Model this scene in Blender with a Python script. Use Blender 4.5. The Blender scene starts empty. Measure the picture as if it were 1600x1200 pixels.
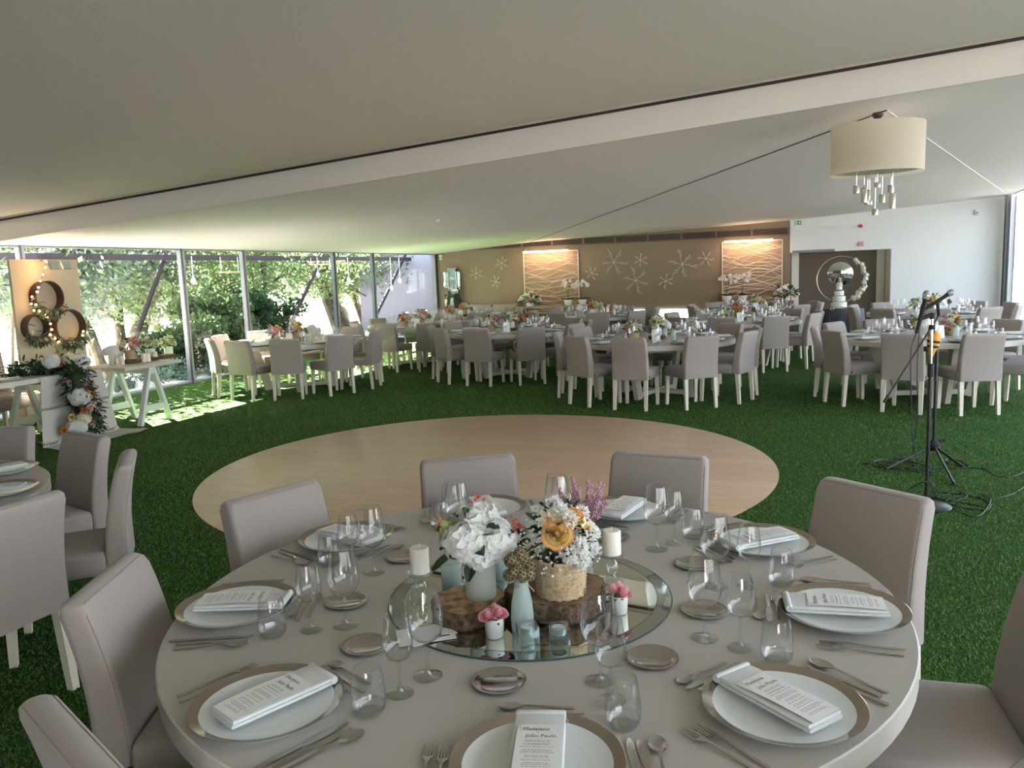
import bpy, math, random
from math import sin, cos, pi, radians, sqrt, atan2
from mathutils import Vector, Matrix
import numpy as np
rnd = random.Random(7)
SC = bpy.context.scene
COL = SC.collection
# ------------------------------------------------------------------ materials
MATS = {}
def _new(name):
    m = bpy.data.materials.new(name); m.use_nodes = True
    nt = m.node_tree; nt.nodes.clear()
    out = nt.nodes.new('ShaderNodeOutputMaterial')
    MATS[name] = m
    return m, nt, out
def mat(name, col, rough=.6, metal=0, var=0, vscale=20, bump=0, bscale=60, stretch=None, col2=None, spec=.5, sheen=0, trans=0, coat=0, detail=4, contrast=(.3, .7), obj=True):
    m, nt, out = _new(name)
    p = nt.nodes.new('ShaderNodeBsdfPrincipled')
    p.inputs['Base Color'].default_value = (*col, 1)
    p.inputs['Roughness'].default_value = rough
    p.inputs['Metallic'].default_value = metal
    p.inputs['Specular IOR Level'].default_value = spec
    if sheen: p.inputs['Sheen Weight'].default_value = sheen
    if coat: p.inputs['Coat Weight'].default_value = coat; p.inputs['Coat Roughness'].default_value = .08
    if var or bump or col2:
        tc = nt.nodes.new('ShaderNodeTexCoord'); src = tc.outputs['Object' if obj else 'Generated']
        if stretch:
            mp = nt.nodes.new('ShaderNodeMapping'); mp.inputs['Scale'].default_value = stretch
            nt.links.new(src, mp.inputs['Vector']); src = mp.outputs['Vector']
    if var or col2:
        n = nt.nodes.new('ShaderNodeTexNoise'); n.inputs['Scale'].default_value = vscale; n.inputs['Detail'].default_value = detail
        nt.links.new(src, n.inputs['Vector'])
        r = nt.nodes.new('ShaderNodeValToRGB')
        c2 = col2 or tuple(min(1, c * (1 + var)) for c in col)
        c1 = col if col2 else tuple(c * (1 - var) for c in col)
        r.color_ramp.elements[0].color = (*c1, 1); r.color_ramp.elements[1].color = (*c2, 1)
        r.color_ramp.elements[0].position, r.color_ramp.elements[1].position = contrast
        nt.links.new(n.outputs['Fac'], r.inputs['Fac']); nt.links.new(r.outputs['Color'], p.inputs['Base Color'])
    if bump:
        n2 = nt.nodes.new('ShaderNodeTexNoise'); n2.inputs['Scale'].default_value = bscale; n2.inputs['Detail'].default_value = 3
        nt.links.new(src, n2.inputs['Vector'])
        b = nt.nodes.new('ShaderNodeBump'); b.inputs['Strength'].default_value = bump; b.inputs['Distance'].default_value = .01
        nt.links.new(n2.outputs['Fac'], b.inputs['Height']); nt.links.new(b.outputs['Normal'], p.inputs['Normal'])
    last = p.outputs[0]
    if trans:
        t = nt.nodes.new('ShaderNodeBsdfTranslucent'); t.inputs['Color'].default_value = (*[min(1, c * 1.35) for c in col], 1)
        mx = nt.nodes.new('ShaderNodeMixShader'); mx.inputs[0].default_value = trans
        nt.links.new(last, mx.inputs[1]); nt.links.new(t.outputs[0], mx.inputs[2]); last = mx.outputs[0]
    nt.links.new(last, out.inputs['Surface'])
    return m
def thin_glass(name, tint=(.97, .985, .975), base=.04, power=3.2, rough=0, top=.85):
    m, nt, out = _new(name)
    lw = nt.nodes.new('ShaderNodeLayerWeight'); lw.inputs['Blend'].default_value = .5
    pw = nt.nodes.new('ShaderNodeMath'); pw.operation = 'POWER'; pw.inputs[1].default_value = power
    nt.links.new(lw.outputs['Facing'], pw.inputs[0])
    ma = nt.nodes.new('ShaderNodeMath'); ma.operation = 'MULTIPLY_ADD'; ma.inputs[1].default_value = top; ma.inputs[2].default_value = base
    nt.links.new(pw.outputs[0], ma.inputs[0])
    t = nt.nodes.new('ShaderNodeBsdfTransparent'); t.inputs[0].default_value = (*tint, 1)
    g = nt.nodes.new('ShaderNodeBsdfGlossy'); g.inputs['Roughness'].default_value = rough
    mx = nt.nodes.new('ShaderNodeMixShader')
    nt.links.new(ma.outputs[0], mx.inputs[0]); nt.links.new(t.outputs[0], mx.inputs[1]); nt.links.new(g.outputs[0], mx.inputs[2])
    nt.links.new(mx.outputs[0], out.inputs['Surface'])
    return m
def frosted(name, col, mixd=.55):
    m, nt, out = _new(name)
    d = nt.nodes.new('ShaderNodeBsdfPrincipled'); d.inputs['Base Color'].default_value = (*col, 1); d.inputs['Roughness'].default_value = .35
    t = nt.nodes.new('ShaderNodeBsdfTranslucent'); t.inputs[0].default_value = (*col, 1)
    mx = nt.nodes.new('ShaderNodeMixShader'); mx.inputs[0].default_value = mixd
    nt.links.new(d.outputs[0], mx.inputs[1]); nt.links.new(t.outputs[0], mx.inputs[2])
    tr = nt.nodes.new('ShaderNodeBsdfTransparent')
    m2 = nt.nodes.new('ShaderNodeMixShader'); m2.inputs[0].default_value = .12
    nt.links.new(mx.outputs[0], m2.inputs[1]); nt.links.new(tr.outputs[0], m2.inputs[2])
    nt.links.new(m2.outputs[0], out.inputs['Surface'])
    return m
def emit(name, col, s):
    m, nt, out = _new(name)
    e = nt.nodes.new('ShaderNodeEmission'); e.inputs[0].default_value = (*col, 1); e.inputs[1].default_value = s
    nt.links.new(e.outputs[0], out.inputs['Surface'])
    return m
def wood_floor(name):
    m, nt, out = _new(name)
    p = nt.nodes.new('ShaderNodeBsdfPrincipled'); p.inputs['Roughness'].default_value = .33; p.inputs['Specular IOR Level'].default_value = .45
    tc = nt.nodes.new('ShaderNodeTexCoord')
    br = nt.nodes.new('ShaderNodeTexBrick'); br.inputs['Scale'].default_value = 1
    br.inputs['Brick Width'].default_value = 1.25; br.inputs['Row Height'].default_value = .19; br.inputs['Mortar Size'].default_value = .0022
    br.inputs['Color1'].default_value = (.57, .40, .255, 1); br.inputs['Color2'].default_value = (.63, .455, .3, 1); br.inputs['Mortar'].default_value = (.34, .24, .15, 1)
    br.inputs['Bias'].default_value = 0
    nt.links.new(tc.outputs['Object'], br.inputs['Vector'])
    mp = nt.nodes.new('ShaderNodeMapping'); mp.inputs['Scale'].default_value = (1.2, 22, 1)
    nt.links.new(tc.outputs['Object'], mp.inputs['Vector'])
    n = nt.nodes.new('ShaderNodeTexNoise'); n.inputs['Scale'].default_value = 3; n.inputs['Detail'].default_value = 6
    nt.links.new(mp.outputs[0], n.inputs['Vector'])
    r = nt.nodes.new('ShaderNodeValToRGB'); r.color_ramp.elements[0].color = (.72, .7, .68, 1); r.color_ramp.elements[1].color = (1.1, 1.08, 1.05, 1)
    r.color_ramp.elements[0].position = .3; r.color_ramp.elements[1].position = .7
    nt.links.new(n.outputs['Fac'], r.inputs['Fac'])
    mx = nt.nodes.new('ShaderNodeMix'); mx.data_type = 'RGBA'; mx.blend_type = 'MULTIPLY'; mx.inputs[0].default_value = .8
    nt.links.new(br.outputs['Color'], mx.inputs[6]); nt.links.new(r.outputs['Color'], mx.inputs[7])
    nt.links.new(mx.outputs[2], p.inputs['Base Color'])
    b = nt.nodes.new('ShaderNodeBump'); b.inputs['Strength'].default_value = .25; b.inputs['Distance'].default_value = .004
    nt.links.new(n.outputs['Fac'], b.inputs['Height']); nt.links.new(b.outputs['Normal'], p.inputs['Normal'])
    nt.links.new(p.outputs[0], out.inputs['Surface'])
    return m
def weave(name, c1, c2):
    m, nt, out = _new(name)
    p = nt.nodes.new('ShaderNodeBsdfPrincipled'); p.inputs['Roughness'].default_value = .75
    tc = nt.nodes.new('ShaderNodeTexCoord')
    n = nt.nodes.new('ShaderNodeTexNoise'); n.inputs['Scale'].default_value = 90
    nt.links.new(tc.outputs['Object'], n.inputs['Vector'])
    r = nt.nodes.new('ShaderNodeValToRGB'); r.color_ramp.elements[0].color = (*c1, 1); r.color_ramp.elements[1].color = (*c2, 1)
    r.color_ramp.elements[0].position = .35; r.color_ramp.elements[1].position = .65
    nt.links.new(n.outputs['Fac'], r.inputs['Fac']); nt.links.new(r.outputs['Color'], p.inputs['Base Color'])
    nt.links.new(p.outputs[0], out.inputs['Surface'])
    return m

mat('fabric', (.335, .287, .258), .85, var=.06, vscale=300, bump=.15, bscale=900, sheen=.25)
mat('seam', (.29, .248, .225), .9)
mat('cream_wood', (.72, .66, .52), .5, var=.06, vscale=8, stretch=(6, 6, 1))
mat('black_tag', (.01, .01, .01), .7)
mat('table_laminate', (.47, .44, .4), .48, var=.02, vscale=3, spec=.4)
mat('table_edge', (.62, .58, .52), .45)
mat('table_base', (.6, .55, .45), .55, var=.05, vscale=6)
mat('porcelain', (.83, .86, .85), .12, spec=.6)
mat('platinum', (.46, .41, .36), .14, metal=1)
mat('silver', (.5, .475, .44), .12, metal=1)
mat('steel', (.55, .52, .49), .2, metal=1)
mat('napkin', (.7, .71, .69), .9, bump=.2, bscale=500)
mat('card', (.9, .885, .86), .8)
mat('ink', (.05, .05, .055), .8)
mat('ink_pale', (.3, .3, .3), .8)
mat('sketch', (.72, .66, .62), .8)
thin_glass('glass', (.988, .99, .988), .085, 2.4, top=.9)
thin_glass('thick_glass', (.98, .985, .98), .09, 2.2)
thin_glass('window_glass', (.97, .985, .975), .018, 4.0, top=.6)
thin_glass('cube_glass', (.86, .95, .95), .16, 2.2)
mat('mirror', (.72, .76, .68), .015, metal=1)
mat('mirror_bevel', (.5, .56, .55), .05, metal=1)
mat('mirror_dark', (.05, .08, .08), .2)
mat('bark', (.035, .022, .014), .95, col2=(.2, .13, .08), vscale=60, bump=1, bscale=60, detail=8)
mat('cut_wood', (.13, .075, .042), .85, col2=(.3, .19, .11), vscale=16, bump=.4, bscale=50)
mat('cut_wood_pale', (.5, .33, .18), .85, col2=(.2, .11, .055), vscale=28, bump=.3, bscale=50, contrast=(.42, .62))
weave('wicker', (.4, .28, .15), (.64, .49, .3))
frosted('frost', (.78, .8, .74))
frosted('frost_blue', (.72, .83, .8))
mat('ceramic', (.82, .82, .76), .25)
mat('wax', (.86, .82, .7), .5)
mat('wick', (.9, .9, .85), .9)
mat('tealight_tin', (.75, .75, .75), .3, metal=1)
mat('white_petal', (.86, .85, .8), .75, trans=.3)
mat('cream_petal', (.85, .8, .6), .75, trans=.3)
mat('yellow_petal', (.85, .66, .27), .7, trans=.25)
mat('orange_petal', (.78, .33, .1), .7, trans=.25)
mat('pink_petal', (.84, .36, .42), .7, trans=.25)
mat('rose_petal', (.85, .55, .52), .7, trans=.25)
mat('mauve', (.48, .27, .32), .8)
mat('green_petal', (.66, .7, .34), .7, trans=.25)
mat('berry_orange', (.62, .2, .05), .4)
mat('berry_red', (.6, .09, .06), .4)
mat('leaf', (.03, .06, .025), .5, var=.35, vscale=25, trans=.2)
mat('leaf_grey', (.1, .14, .09), .6, var=.35, vscale=25, trans=.2)
mat('pod', (.26, .2, .1), .8, col2=(.4, .36, .2), vscale=60)
mat('pod_dark', (.07, .06, .025), .9)
mat('twine', (.6, .5, .36), .9)
mat('plaster', (.86, .815, .765), .9, bump=.18, bscale=40)
mat('ceiling_white', (.92, .87, .86), .9, bump=.04, bscale=25)
mat('white_wall', (.80, .81, .80), .85, bump=.04, bscale=60)
mat('taupe_wall', (.24, .18, .125), .85, bump=.05, bscale=60)
mat('niche_wall', (.13, .1, .075), .8)
mat('vent', (.16, .115, .085), .6)
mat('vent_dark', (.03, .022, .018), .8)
mat('frame_white', (.75, .76, .77), .4)
mat('frame_grey', (.2, .22, .245), .45)
mat('frame_dark', (.025, .025, .03), .5)
mat('turf', (.014, .038, .006), .95, col2=(.062, .135, .022), vscale=70, bump=1, bscale=160, detail=6, spec=.15)
mat('turf_blade', (.055, .14, .022), .6, col2=(.12, .26, .055), vscale=30, spec=.3, trans=.15)
wood_floor('dance_wood')
mat('lavender_wall', (.3, .285, .36), .9, bump=.05, bscale=30)
mat('maroon_steel', (.02, .009, .012), .7)
mat('dark_ground', (.07, .07, .07), .95, var=.15, vscale=2)
mat('kerb_stone', (.2, .2, .18), .9)
mat('out_ground', (.78, .715, .665), .95, var=.15, vscale=2)
mat('out_wall', (.6, .6, .58), .9)
mat('foliage', (.115, .165, .065), .6, var=.5, vscale=1.2, trans=.45)
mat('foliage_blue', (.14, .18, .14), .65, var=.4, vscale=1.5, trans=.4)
mat('foliage_dark', (.045, .095, .035), .6, var=.5, vscale=1.2, trans=.4)
mat('juniper', (.15, .22, .18), .8, var=.5, vscale=3, trans=.2)
mat('trunk', (.03, .026, .018), .95, col2=(.09, .08, .055), vscale=8, bump=1, bscale=14)
mat('swing_wood', (.6, .45, .28), .6)
mat('rope', (.8, .8, .78), .9)
mat('shade_fabric', (.72, .66, .55), .9, trans=.3, bump=.1, bscale=300)
mat('shade_inner', (.75, .72, .62), .9)
mat('lamp_crystal', (.75, .7, .56), .15, metal=.6)
mat('black_metal', (.012, .012, .014), .35)
mat('black_matte', (.012, .012, .013), .75)
mat('chrome', (.8, .8, .8), .1, metal=1)
mat('mic_mesh', (.33, .35, .33), .35, metal=.7, bump=.6, bscale=500)
mat('bee_orange', (.75, .36, .05), .8)
mat('cable', (.01, .01, .01), .45)
mat('panel_back', (.3, .215, .15), .8)
mat('panel_line', (.82, .74, .66), .5)
mat('branch_white', (.66, .64, .58), .6)
mat('sign_green', (.02, .32, .09), .5)
mat('red', (.5, .03, .04), .5)
mat('sofa', (.27, .215, .18), .85)
mat('console', (.3, .24, .19), .6)
mat('cream_cloth', (.72, .68, .6), .85)
mat('lace', (.6, .575, .51), .9, bump=.3, bscale=120)
mat('lace_hole', (.12, .11, .09), .9)
mat('grey_cloth', (.1, .11, .135), .9, bump=.35, bscale=25, var=.15, vscale=30)
mat('icing', (.86, .83, .74), .6)
mat('hoop_wood', (.04, .018, .011), .5, var=.3, vscale=12)
mat('gold', (.6, .48, .28), .3, metal=1)
mat('board', (.4, .345, .26), .85)
mat('cardboard', (.62, .46, .38), .85)
mat('soil', (.03, .022, .015), .95)
mat('white_paint', (.78, .77, .73), .45)
mat('lamp_head', (.3, .33, .3), .4)
mat('tube_body', (.55, .5, .45), .4, metal=.5)
emit('warm_bulb', (1, .55, .22), 22)
emit('tube_glow', (1, .7, .45), 6)
emit('hearth_glow', (1, .9, .82), 5)
emit('downlight_glow', (1, .85, .6), 2.5)

# ------------------------------------------------------------------ mesh builder
class MB:
    def __init__(s): s.v = []; s.f = []; s.m = []; s.T = Matrix.Identity(4); s.sm = []
    def add(s, vs, fs, mi=0):
        b = len(s.v); T = s.T
        s.v.extend([tuple(T @ Vector(v)) for v in vs])
        s.f.extend([tuple(b + i for i in f) for f in fs]); s.m.extend([mi] * len(fs))
    def box(s, x0, x1, y0, y1, z0, z1, mi=0):
        s.add([(x0, y0, z0), (x1, y0, z0), (x1, y1, z0), (x0, y1, z0), (x0, y0, z1), (x1, y0, z1), (x1, y1, z1), (x0, y1, z1)],
              [(3, 2, 1, 0), (4, 5, 6, 7), (0, 1, 5, 4), (1, 2, 6, 5), (2, 3, 7, 6), (3, 0, 4, 7)], mi)
    def beam(s, a, b, wx, wz, mi=0, up=(0, 0, 1), wx2=None, wz2=None):
        a, b = Vector(a), Vector(b); d = (b - a).normalized(); u = Vector(up)
        if abs(d.dot(u)) > .98: u = Vector((0, 1, 0))
        x = d.cross(u).normalized(); z = x.cross(d)
        q = []
        for p, w, h in ((a, wx, wz), (b, wx2 or wx, wz2 or wz)):
            q += [p - x * w / 2 - z * h / 2, p + x * w / 2 - z * h / 2, p + x * w / 2 + z * h / 2, p - x * w / 2 + z * h / 2]
        s.add(q, [(3, 2, 1, 0), (4, 5, 6, 7), (0, 1, 5, 4), (1, 2, 6, 5), (2, 3, 7, 6), (3, 0, 4, 7)], mi)
    def loft(s, rings, mi=0, cap0=True, cap1=True, closed=True):
        n = len(rings[0]); vs = [p for r in rings for p in r]; fs = []
        for i in range(len(rings) - 1):
            for j in range(n if closed else n - 1):
                k = (j + 1) % n
                fs.append((i * n + j, i * n + k, (i + 1) * n + k, (i + 1) * n + j))
        if cap0: fs.append(tuple(range(n - 1, -1, -1)))
        if cap1: fs.append(tuple((len(rings) - 1) * n + j for j in range(n)))
        s.add(vs, fs, mi)
    def lathe(s, prof, n=24, mi=0, c=(0, 0, 0), cap0=False, cap1=False, mis=None):
        rings = []
        for r, z in prof:
            rings.append([(c[0] + max(r, 1e-5) * cos(2 * pi * j / n), c[1] + max(r, 1e-5) * sin(2 * pi * j / n), c[2] + z) for j in range(n)])
        if mis is None: s.loft(rings, mi, cap0, cap1)
        else:
            for i in range(len(rings) - 1): s.loft(rings[i:i + 2], mis[i], False, False)
    def tube(s, pts, r, n=8, mi=0, caps=True, closed=False):
        pts = [Vector(p) for p in pts]; N = len(pts); rings = []
        if not hasattr(r, '__len__'): r = [r] * N
        prev = None
        for i, p in enumerate(pts):
            if closed: d = (pts[(i + 1) % N] - pts[i - 1]).normalized()
            else: d = (pts[min(i + 1, N - 1)] - pts[max(i - 1, 0)]).normalized()
            if prev is None:
                u = Vector((0, 0, 1)) if abs(d.z) < .9 else Vector((1, 0, 0))
            else: u = prev
            x = d.cross(u)
            if x.length < 1e-6: x = d.orthogonal()
            x.normalize(); y = x.cross(d).normalized(); prev = y
            rings.append([p + (x * cos(2 * pi * j / n) + y * sin(2 * pi * j / n)) * r[i] for j in range(n)])
        if closed: rings.append(rings[0]); s.loft(rings, mi, False, False)
        else: s.loft(rings, mi, caps, caps)
    def ball(s, c, r, nu=10, nv=6, mi=0, sc=(1, 1, 1)):
        rings = []
        for i in range(1, nv):
            a = pi * i / nv
            rings.append([(c[0] + r * sc[0] * sin(a) * cos(2 * pi * j / nu), c[1] + r * sc[1] * sin(a) * sin(2 * pi * j / nu), c[2] - r * sc[2] * cos(a)) for j in range(nu)])
        vs = [p for q in rings for p in q] + [(c[0], c[1], c[2] - r * sc[2]), (c[0], c[1], c[2] + r * sc[2])]
        fs = []
        m = len(rings)
        for i in range(m - 1):
            for j in range(nu):
                k = (j + 1) % nu; fs.append((i * nu + j, i * nu + k, (i + 1) * nu + k, (i + 1) * nu + j))
        for j in range(nu):
            k = (j + 1) % nu; fs.append((m * nu, k, j)); fs.append((m * nu + 1, (m - 1) * nu + j, (m - 1) * nu + k))
        s.add(vs, fs, mi)
    def grid(s, fn, nu, nv, mi=0):
        vs = [fn(i / nu, j / nv) for j in range(nv + 1) for i in range(nu + 1)]
        fs = [(j * (nu + 1) + i, j * (nu + 1) + i + 1, (j + 1) * (nu + 1) + i + 1, (j + 1) * (nu + 1) + i) for j in range(nv) for i in range(nu)]
        s.add(vs, fs, mi)
    def mesh(s, name, mats, smooth=True, angle=38):
        me = bpy.data.meshes.new(name)
        me.from_pydata(s.v, [], s.f)
        for m in (mats if isinstance(mats, (list, tuple)) else [mats]): me.materials.append(MATS[m])
        if any(s.m): me.polygons.foreach_set('material_index', s.m)
        if smooth:
            me.shade_smooth(); me.set_sharp_from_angle(angle=radians(angle))
        me.update()
        return me
    def build(s, name, mats, parent=None, smooth=True, angle=38, **kw):
        return O(name, s.mesh(name, mats, smooth, angle), parent, **kw)
def tag(o, label=None, cat=None, group=None, kind=None):
    if label: o['label'] = label
    if cat: o['category'] = cat
    if group: o['group'] = group
    if kind: o['kind'] = kind
    return o
def O(name, data=None, parent=None, loc=(0, 0, 0), rot=(0, 0, 0), label=None, cat=None, group=None, kind=None):
    o = bpy.data.objects.new(name, data); COL.objects.link(o)
    if data is None: o.empty_display_size = .1
    if parent: o.parent = parent
    o.location = loc; o.rotation_euler = rot
    return tag(o, label, cat, group, kind)
def dup(src, loc, rz=0, label=None, group=None, rot=None, skip=()):
    def rec(o, par):
        c = o.copy(); COL.objects.link(c)
        c.parent = par
        for ch in KIDS.get(o.name) or []:
            if ch.name.split('.')[0] in skip: continue
            rec(ch, c)
        return c
    if src.name not in KIDS_DONE:
        def walk(o):
            KIDS[o.name] = list(o.children); KIDS_DONE.add(o.name)
            for ch in o.children: walk(ch)
        walk(src)
    r = rec(src, None)
    r.location = loc; r.rotation_euler = rot or (0, 0, rz)
    tag(r, label, None, group)
    return r
KIDS, KIDS_DONE = {}, set()
class Proto:
    """first use moves the built thing itself, later uses copy it with its parts"""
    def __init__(s, root): s.root = root; s.used = False
    def put(s, loc, rz=0, label=None, group=None, rot=None):
        if not s.used:
            s.used = True
            KIDS_walk(s.root)
            s.root.location = loc; s.root.rotation_euler = rot or (0, 0, rz); tag(s.root, label, None, group)
            return s.root
        return dup(s.root, loc, rz, label, group, rot)
def KIDS_walk(o):
    KIDS[o.name] = list(o.children); KIDS_DONE.add(o.name)
    for ch in o.children: KIDS_walk(ch)
def rot_to(n):
    return Vector(n).to_track_quat('Z', 'Y').to_matrix().to_4x4()
def fib(n, lo=-1., hi=1.):
    for i in range(n):
        z = lo + (hi - lo) * (i + .5) / n; r = sqrt(max(0, 1 - z * z)); a = i * 2.399963
        yield Vector((r * cos(a), r * sin(a), z))

# ------------------------------------------------------------------ room frame: s along the end wall, t out from it
CN = Vector((-2.110, 23.955))
TH = math.atan(.3545)
U = Vector((sin(TH), cos(TH))); V = Vector((U.y, -U.x))
def R(s, t, z=0.):
    p = CN + V * s - U * t
    return Vector((p.x, p.y, z))
RZ = -TH                       # heading of the end wall
HOUR = ['twelve', 'one', 'two', 'three', 'four', 'five', 'six', 'seven', 'eight', 'nine', 'ten', 'eleven']
def hours(angs):
    """a distinct clock hour for every seat, six o'clock being the camera side"""
    ex = sorted(((((90 - a) / 30) % 12), i) for i, a in enumerate(angs))
    best = None
    for sh in range(len(ex)):
        order = ex[sh:] + ex[:sh]; res = {}; last = None; ok = True; cost = 0
        start = round(order[0][0])
        prev = None
        for h, i in order:
            hh = h if h >= order[0][0] - 1e-9 else h + 12
            k = round(hh)
            if prev is not None and k <= prev: k = prev + 1
            prev = k; res[i] = k % 12; cost += (k - hh) ** 2
        if prev - start < 12 and (best is None or cost < best[0]): best = (cost, res)
    return [HOUR[best[1][i]] for i in range(len(angs))]
EXPO, SKY, SUN, PANELW = 1.4, 2.3, 80.0, 4.0
# ------------------------------------------------------------------ chair
def rrect(hx, hy, r, n=4):
    out = []
    for cx, cy, a0 in ((hx - r, hy - r, 0), (-hx + r, hy - r, 90), (-hx + r, -hy + r, 180), (hx - r, -hy + r, 270)):
        for i in range(n + 1):
            a = radians(a0 + 90 * i / n); out.append((cx + r * cos(a), cy + r * sin(a)))
    return out
def make_chair():
    t = O('dining_chair', None, cat='chair')
    # back: slab that leans and curls backwards, fabric down to the seat rail
    prof = [(.372, .012, .05), (.42, .012, .05), (.48, .012, .049), (.56, .008, .047), (.64, -.002, .045), (.72, -.017, .043), (.79, -.034, .042), (.845, -.05, .041), (.866, -.056, .036), (.877, -.059, .024), (.88, -.06, .008)]
    def hw(z): return .222 - .006 * max(0, (z - .5) / .38)
    m = MB(); rings = []
    for z, y, hy in prof:
        hx = hw(z) - (0 if z < .85 else (.041 - hy) * .75)
        rings.append([(x, y + yy, z) for x, yy in rrect(hx, hy, min(.021, hy * .85), 4)])
    m.loft(rings)
    back = m.build('backrest', 'fabric', t, angle=50)
    m = MB()
    for sy in (-1, 1):
        pts = []
        for z, y, hy in prof[:8]: pts.append((-hw(z) + .0062, y + sy * (hy - .0062), z))
        for i in range(5):
            x = -hw(.87) + .03 + (2 * hw(.87) - .06) * i / 4; pts.append((x, -.057 + sy * .028, .873))
        for z, y, hy in reversed(prof[:8]): pts.append((hw(z) - .0062, y + sy * (hy - .0062), z))
        m.tube(pts, .0022, 5)
    m.build('piping', 'seam', back)
    m = MB(); rings = []
    for z, g in ((.368, .012), (.374, .003), (.40, 0), (.455, 0), (.472, .004), (.481, .014), (.484, .03), (.486, .08)):
        rings.append([(x, .285 + y, z + (.006 * (1 - (x / .22) ** 2) if g > .02 else 0)) for x, y in rrect(.224 - g, .226 - g, .02, 3)])
    m.loft(rings); m.build('seat', 'fabric', t, angle=50)
    for sx in (-1, 1):
        m = MB(); m.beam((sx * .192, .004, .37), (sx * .196, -.022, 0), .046, .046, 0, (0, 1, 0), .034, .036); m.build('leg', 'cream_wood', t)
        m = MB(); m.beam((sx * .194, .47, .37), (sx * .197, .482, 0), .046, .046, 0, (0, 1, 0), .034, .034); m.build('leg', 'cream_wood', t)
    m = MB(); m.box(.219, .2265, .052, .062, .385, .418); m.build('fabric_tag', 'black_tag', t)
    return t
CHAIR = Proto(make_chair())
# ------------------------------------------------------------------ round table
TR = 1.034
def make_table():
    t = O('round_table', None, cat='table')
    m = MB()
    m.lathe([(0, .75), (TR - .004, .75)], 96)
    top = m.build('tabletop', 'table_laminate', t)
    m = MB(); m.lathe([(TR - .004, .75), (TR, .747), (TR, .692), (TR - .003, .689), (0, .689)], 96)
    m.build('edge_band', 'table_edge', top, angle=30)
    for k in range(2):
        a = k * pi / 2 + .5
        d = Vector((cos(a), sin(a), 0))
        z0 = .035 + k * .0   # frames halve into each other at the centre
        m = MB(); up = (-sin(a), cos(a), 0)
        for s in (-1, 1):
            m.beam(d * s * .66 + Vector((0, 0, .685)), d * s * .47 + Vector((0, 0, .0)), .11, .06, 0, up, .13, .06)
        m.beam(d * -.47 + Vector((0, 0, .06)), d * .47 + Vector((0, 0, .06)), .055, .055)
        m.beam(d * -.6 + Vector((0, 0, .66)), d * .6 + Vector((0, 0, .66)), .06, .05)
        m.build('trestle_frame', 'table_base', t)
    m = MB(); m.box(-.3, .3, -.3, .3, .60, .635); m.build('brace_panel', 'table_base', t)
    return t
TABLE = Proto(make_table())
# ------------------------------------------------------------------ glass and china
def glass_prof(kind):
    if kind == 'large': return [(.0335, .222), (.0375, .195), (.0425, .165), (.0445, .145), (.043, .125), (.037, .108), (.026, .096), (.012, .089), (.0055, .084)], .036, .222
    if kind == 'small': return [(.027, .19), (.030, .168), (.0335, .145), (.035, .128), (.034, .113), (.029, .099), (.020, .089), (.010, .083), (.005, .079)], .033, .19
def make_wine(kind, detailed=True):
    prof, fr, h = glass_prof(kind)
    n = 28 if detailed else 14
    stem = [(.0055, prof[-1][1]), (.0042, .07), (.0037, .05), (.004, .03), (.0055, .014), (.009, .008)]
    foot = [(.009, .008), (.02, .005), (fr - .002, .0025), (fr, .0015), (fr - .001, .0003), (0, .0003)]
    if detailed:
        t = O('wine_glass', None, cat='wine glass')
        m = MB(); m.lathe(prof, n); m.lathe([(prof[0][0], h), (prof[0][0] - .0012, h + .0004), (prof[0][0] - .0014, h - .003)], n); m.lathe([(.03, prof[-3][1] + .004), (.0165, prof[-2][1] + .003), (.0, prof[-1][1] + .004)], n)
        m.build('bowl', 'glass', t)
        m = MB(); m.lathe(stem, 12); m.build('stem', 'thick_glass', t)
        m = MB(); m.lathe(foot, n); m.build('foot', 'thick_glass', t)
        return t
    m = MB(); m.lathe(prof, n); m.lathe(stem, 8, 1); m.lathe(foot, n, 1)
    o = m.build('wine_glass', ['glass', 'thick_glass'], cat='wine glass')
    return o
def make_tumbler(detailed=True):
    n = 28 if detailed else 14
    prof = [(.0295, .107), (.033, .09), (.0365, .065), (.0385, .045), (.0375, .025), (.033, .011), (.026, .004), (.0, .004)]
    base = [(.034, .013), (.0365, .022), (.036, .012), (.03, .0025), (.024, .0004), (0, .0004)]
    if detailed:
        t = O('water_tumbler', None, cat='tumbler')
        m = MB(); m.lathe(prof, n); m.lathe([(.0295, .107), (.0283, .1074), (.0281, .104)], n); m.build('bowl', 'glass', t)
        m = MB(); m.lathe(base, n); m.build('thick_base', 'thick_glass', t)
        return t
    m = MB(); m.lathe(prof, n); m.lathe(base, n, 1)
    return m.build('water_tumbler', ['glass', 'thick_glass'], cat='tumbler')
LARGE, SMALL, TUMB = Proto(make_wine('large')), Proto(make_wine('small')), Proto(make_tumbler())
LARGE_F, SMALL_F, TUMB_F = Proto(make_wine('large', False)), Proto(make_wine('small', False)), Proto(make_tumbler(False))
def make_plate(detailed=True):
    n = 72 if detailed else 32
    m = MB()
    m.lathe([(0, .0075), (.098, .0075), (.104, .0088), (.108, .0092), (.112, .0088), (.146, .018)], n)
    m.lathe([(.170, .0258), (.168, .0235), (.14, .0135), (.11, .003), (.1, .0004), (0, .0004)], n)
    p = m.build('dinner_plate', 'porcelain', cat='plate')
    m = MB(); m.lathe([(.146, .018), (.1685, .0264), (.170, .0258)], n); m.build('platinum_rim', 'platinum', p)
    return p
PLATE, PLATE_F = Proto(make_plate()), Proto(make_plate(False))
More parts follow.
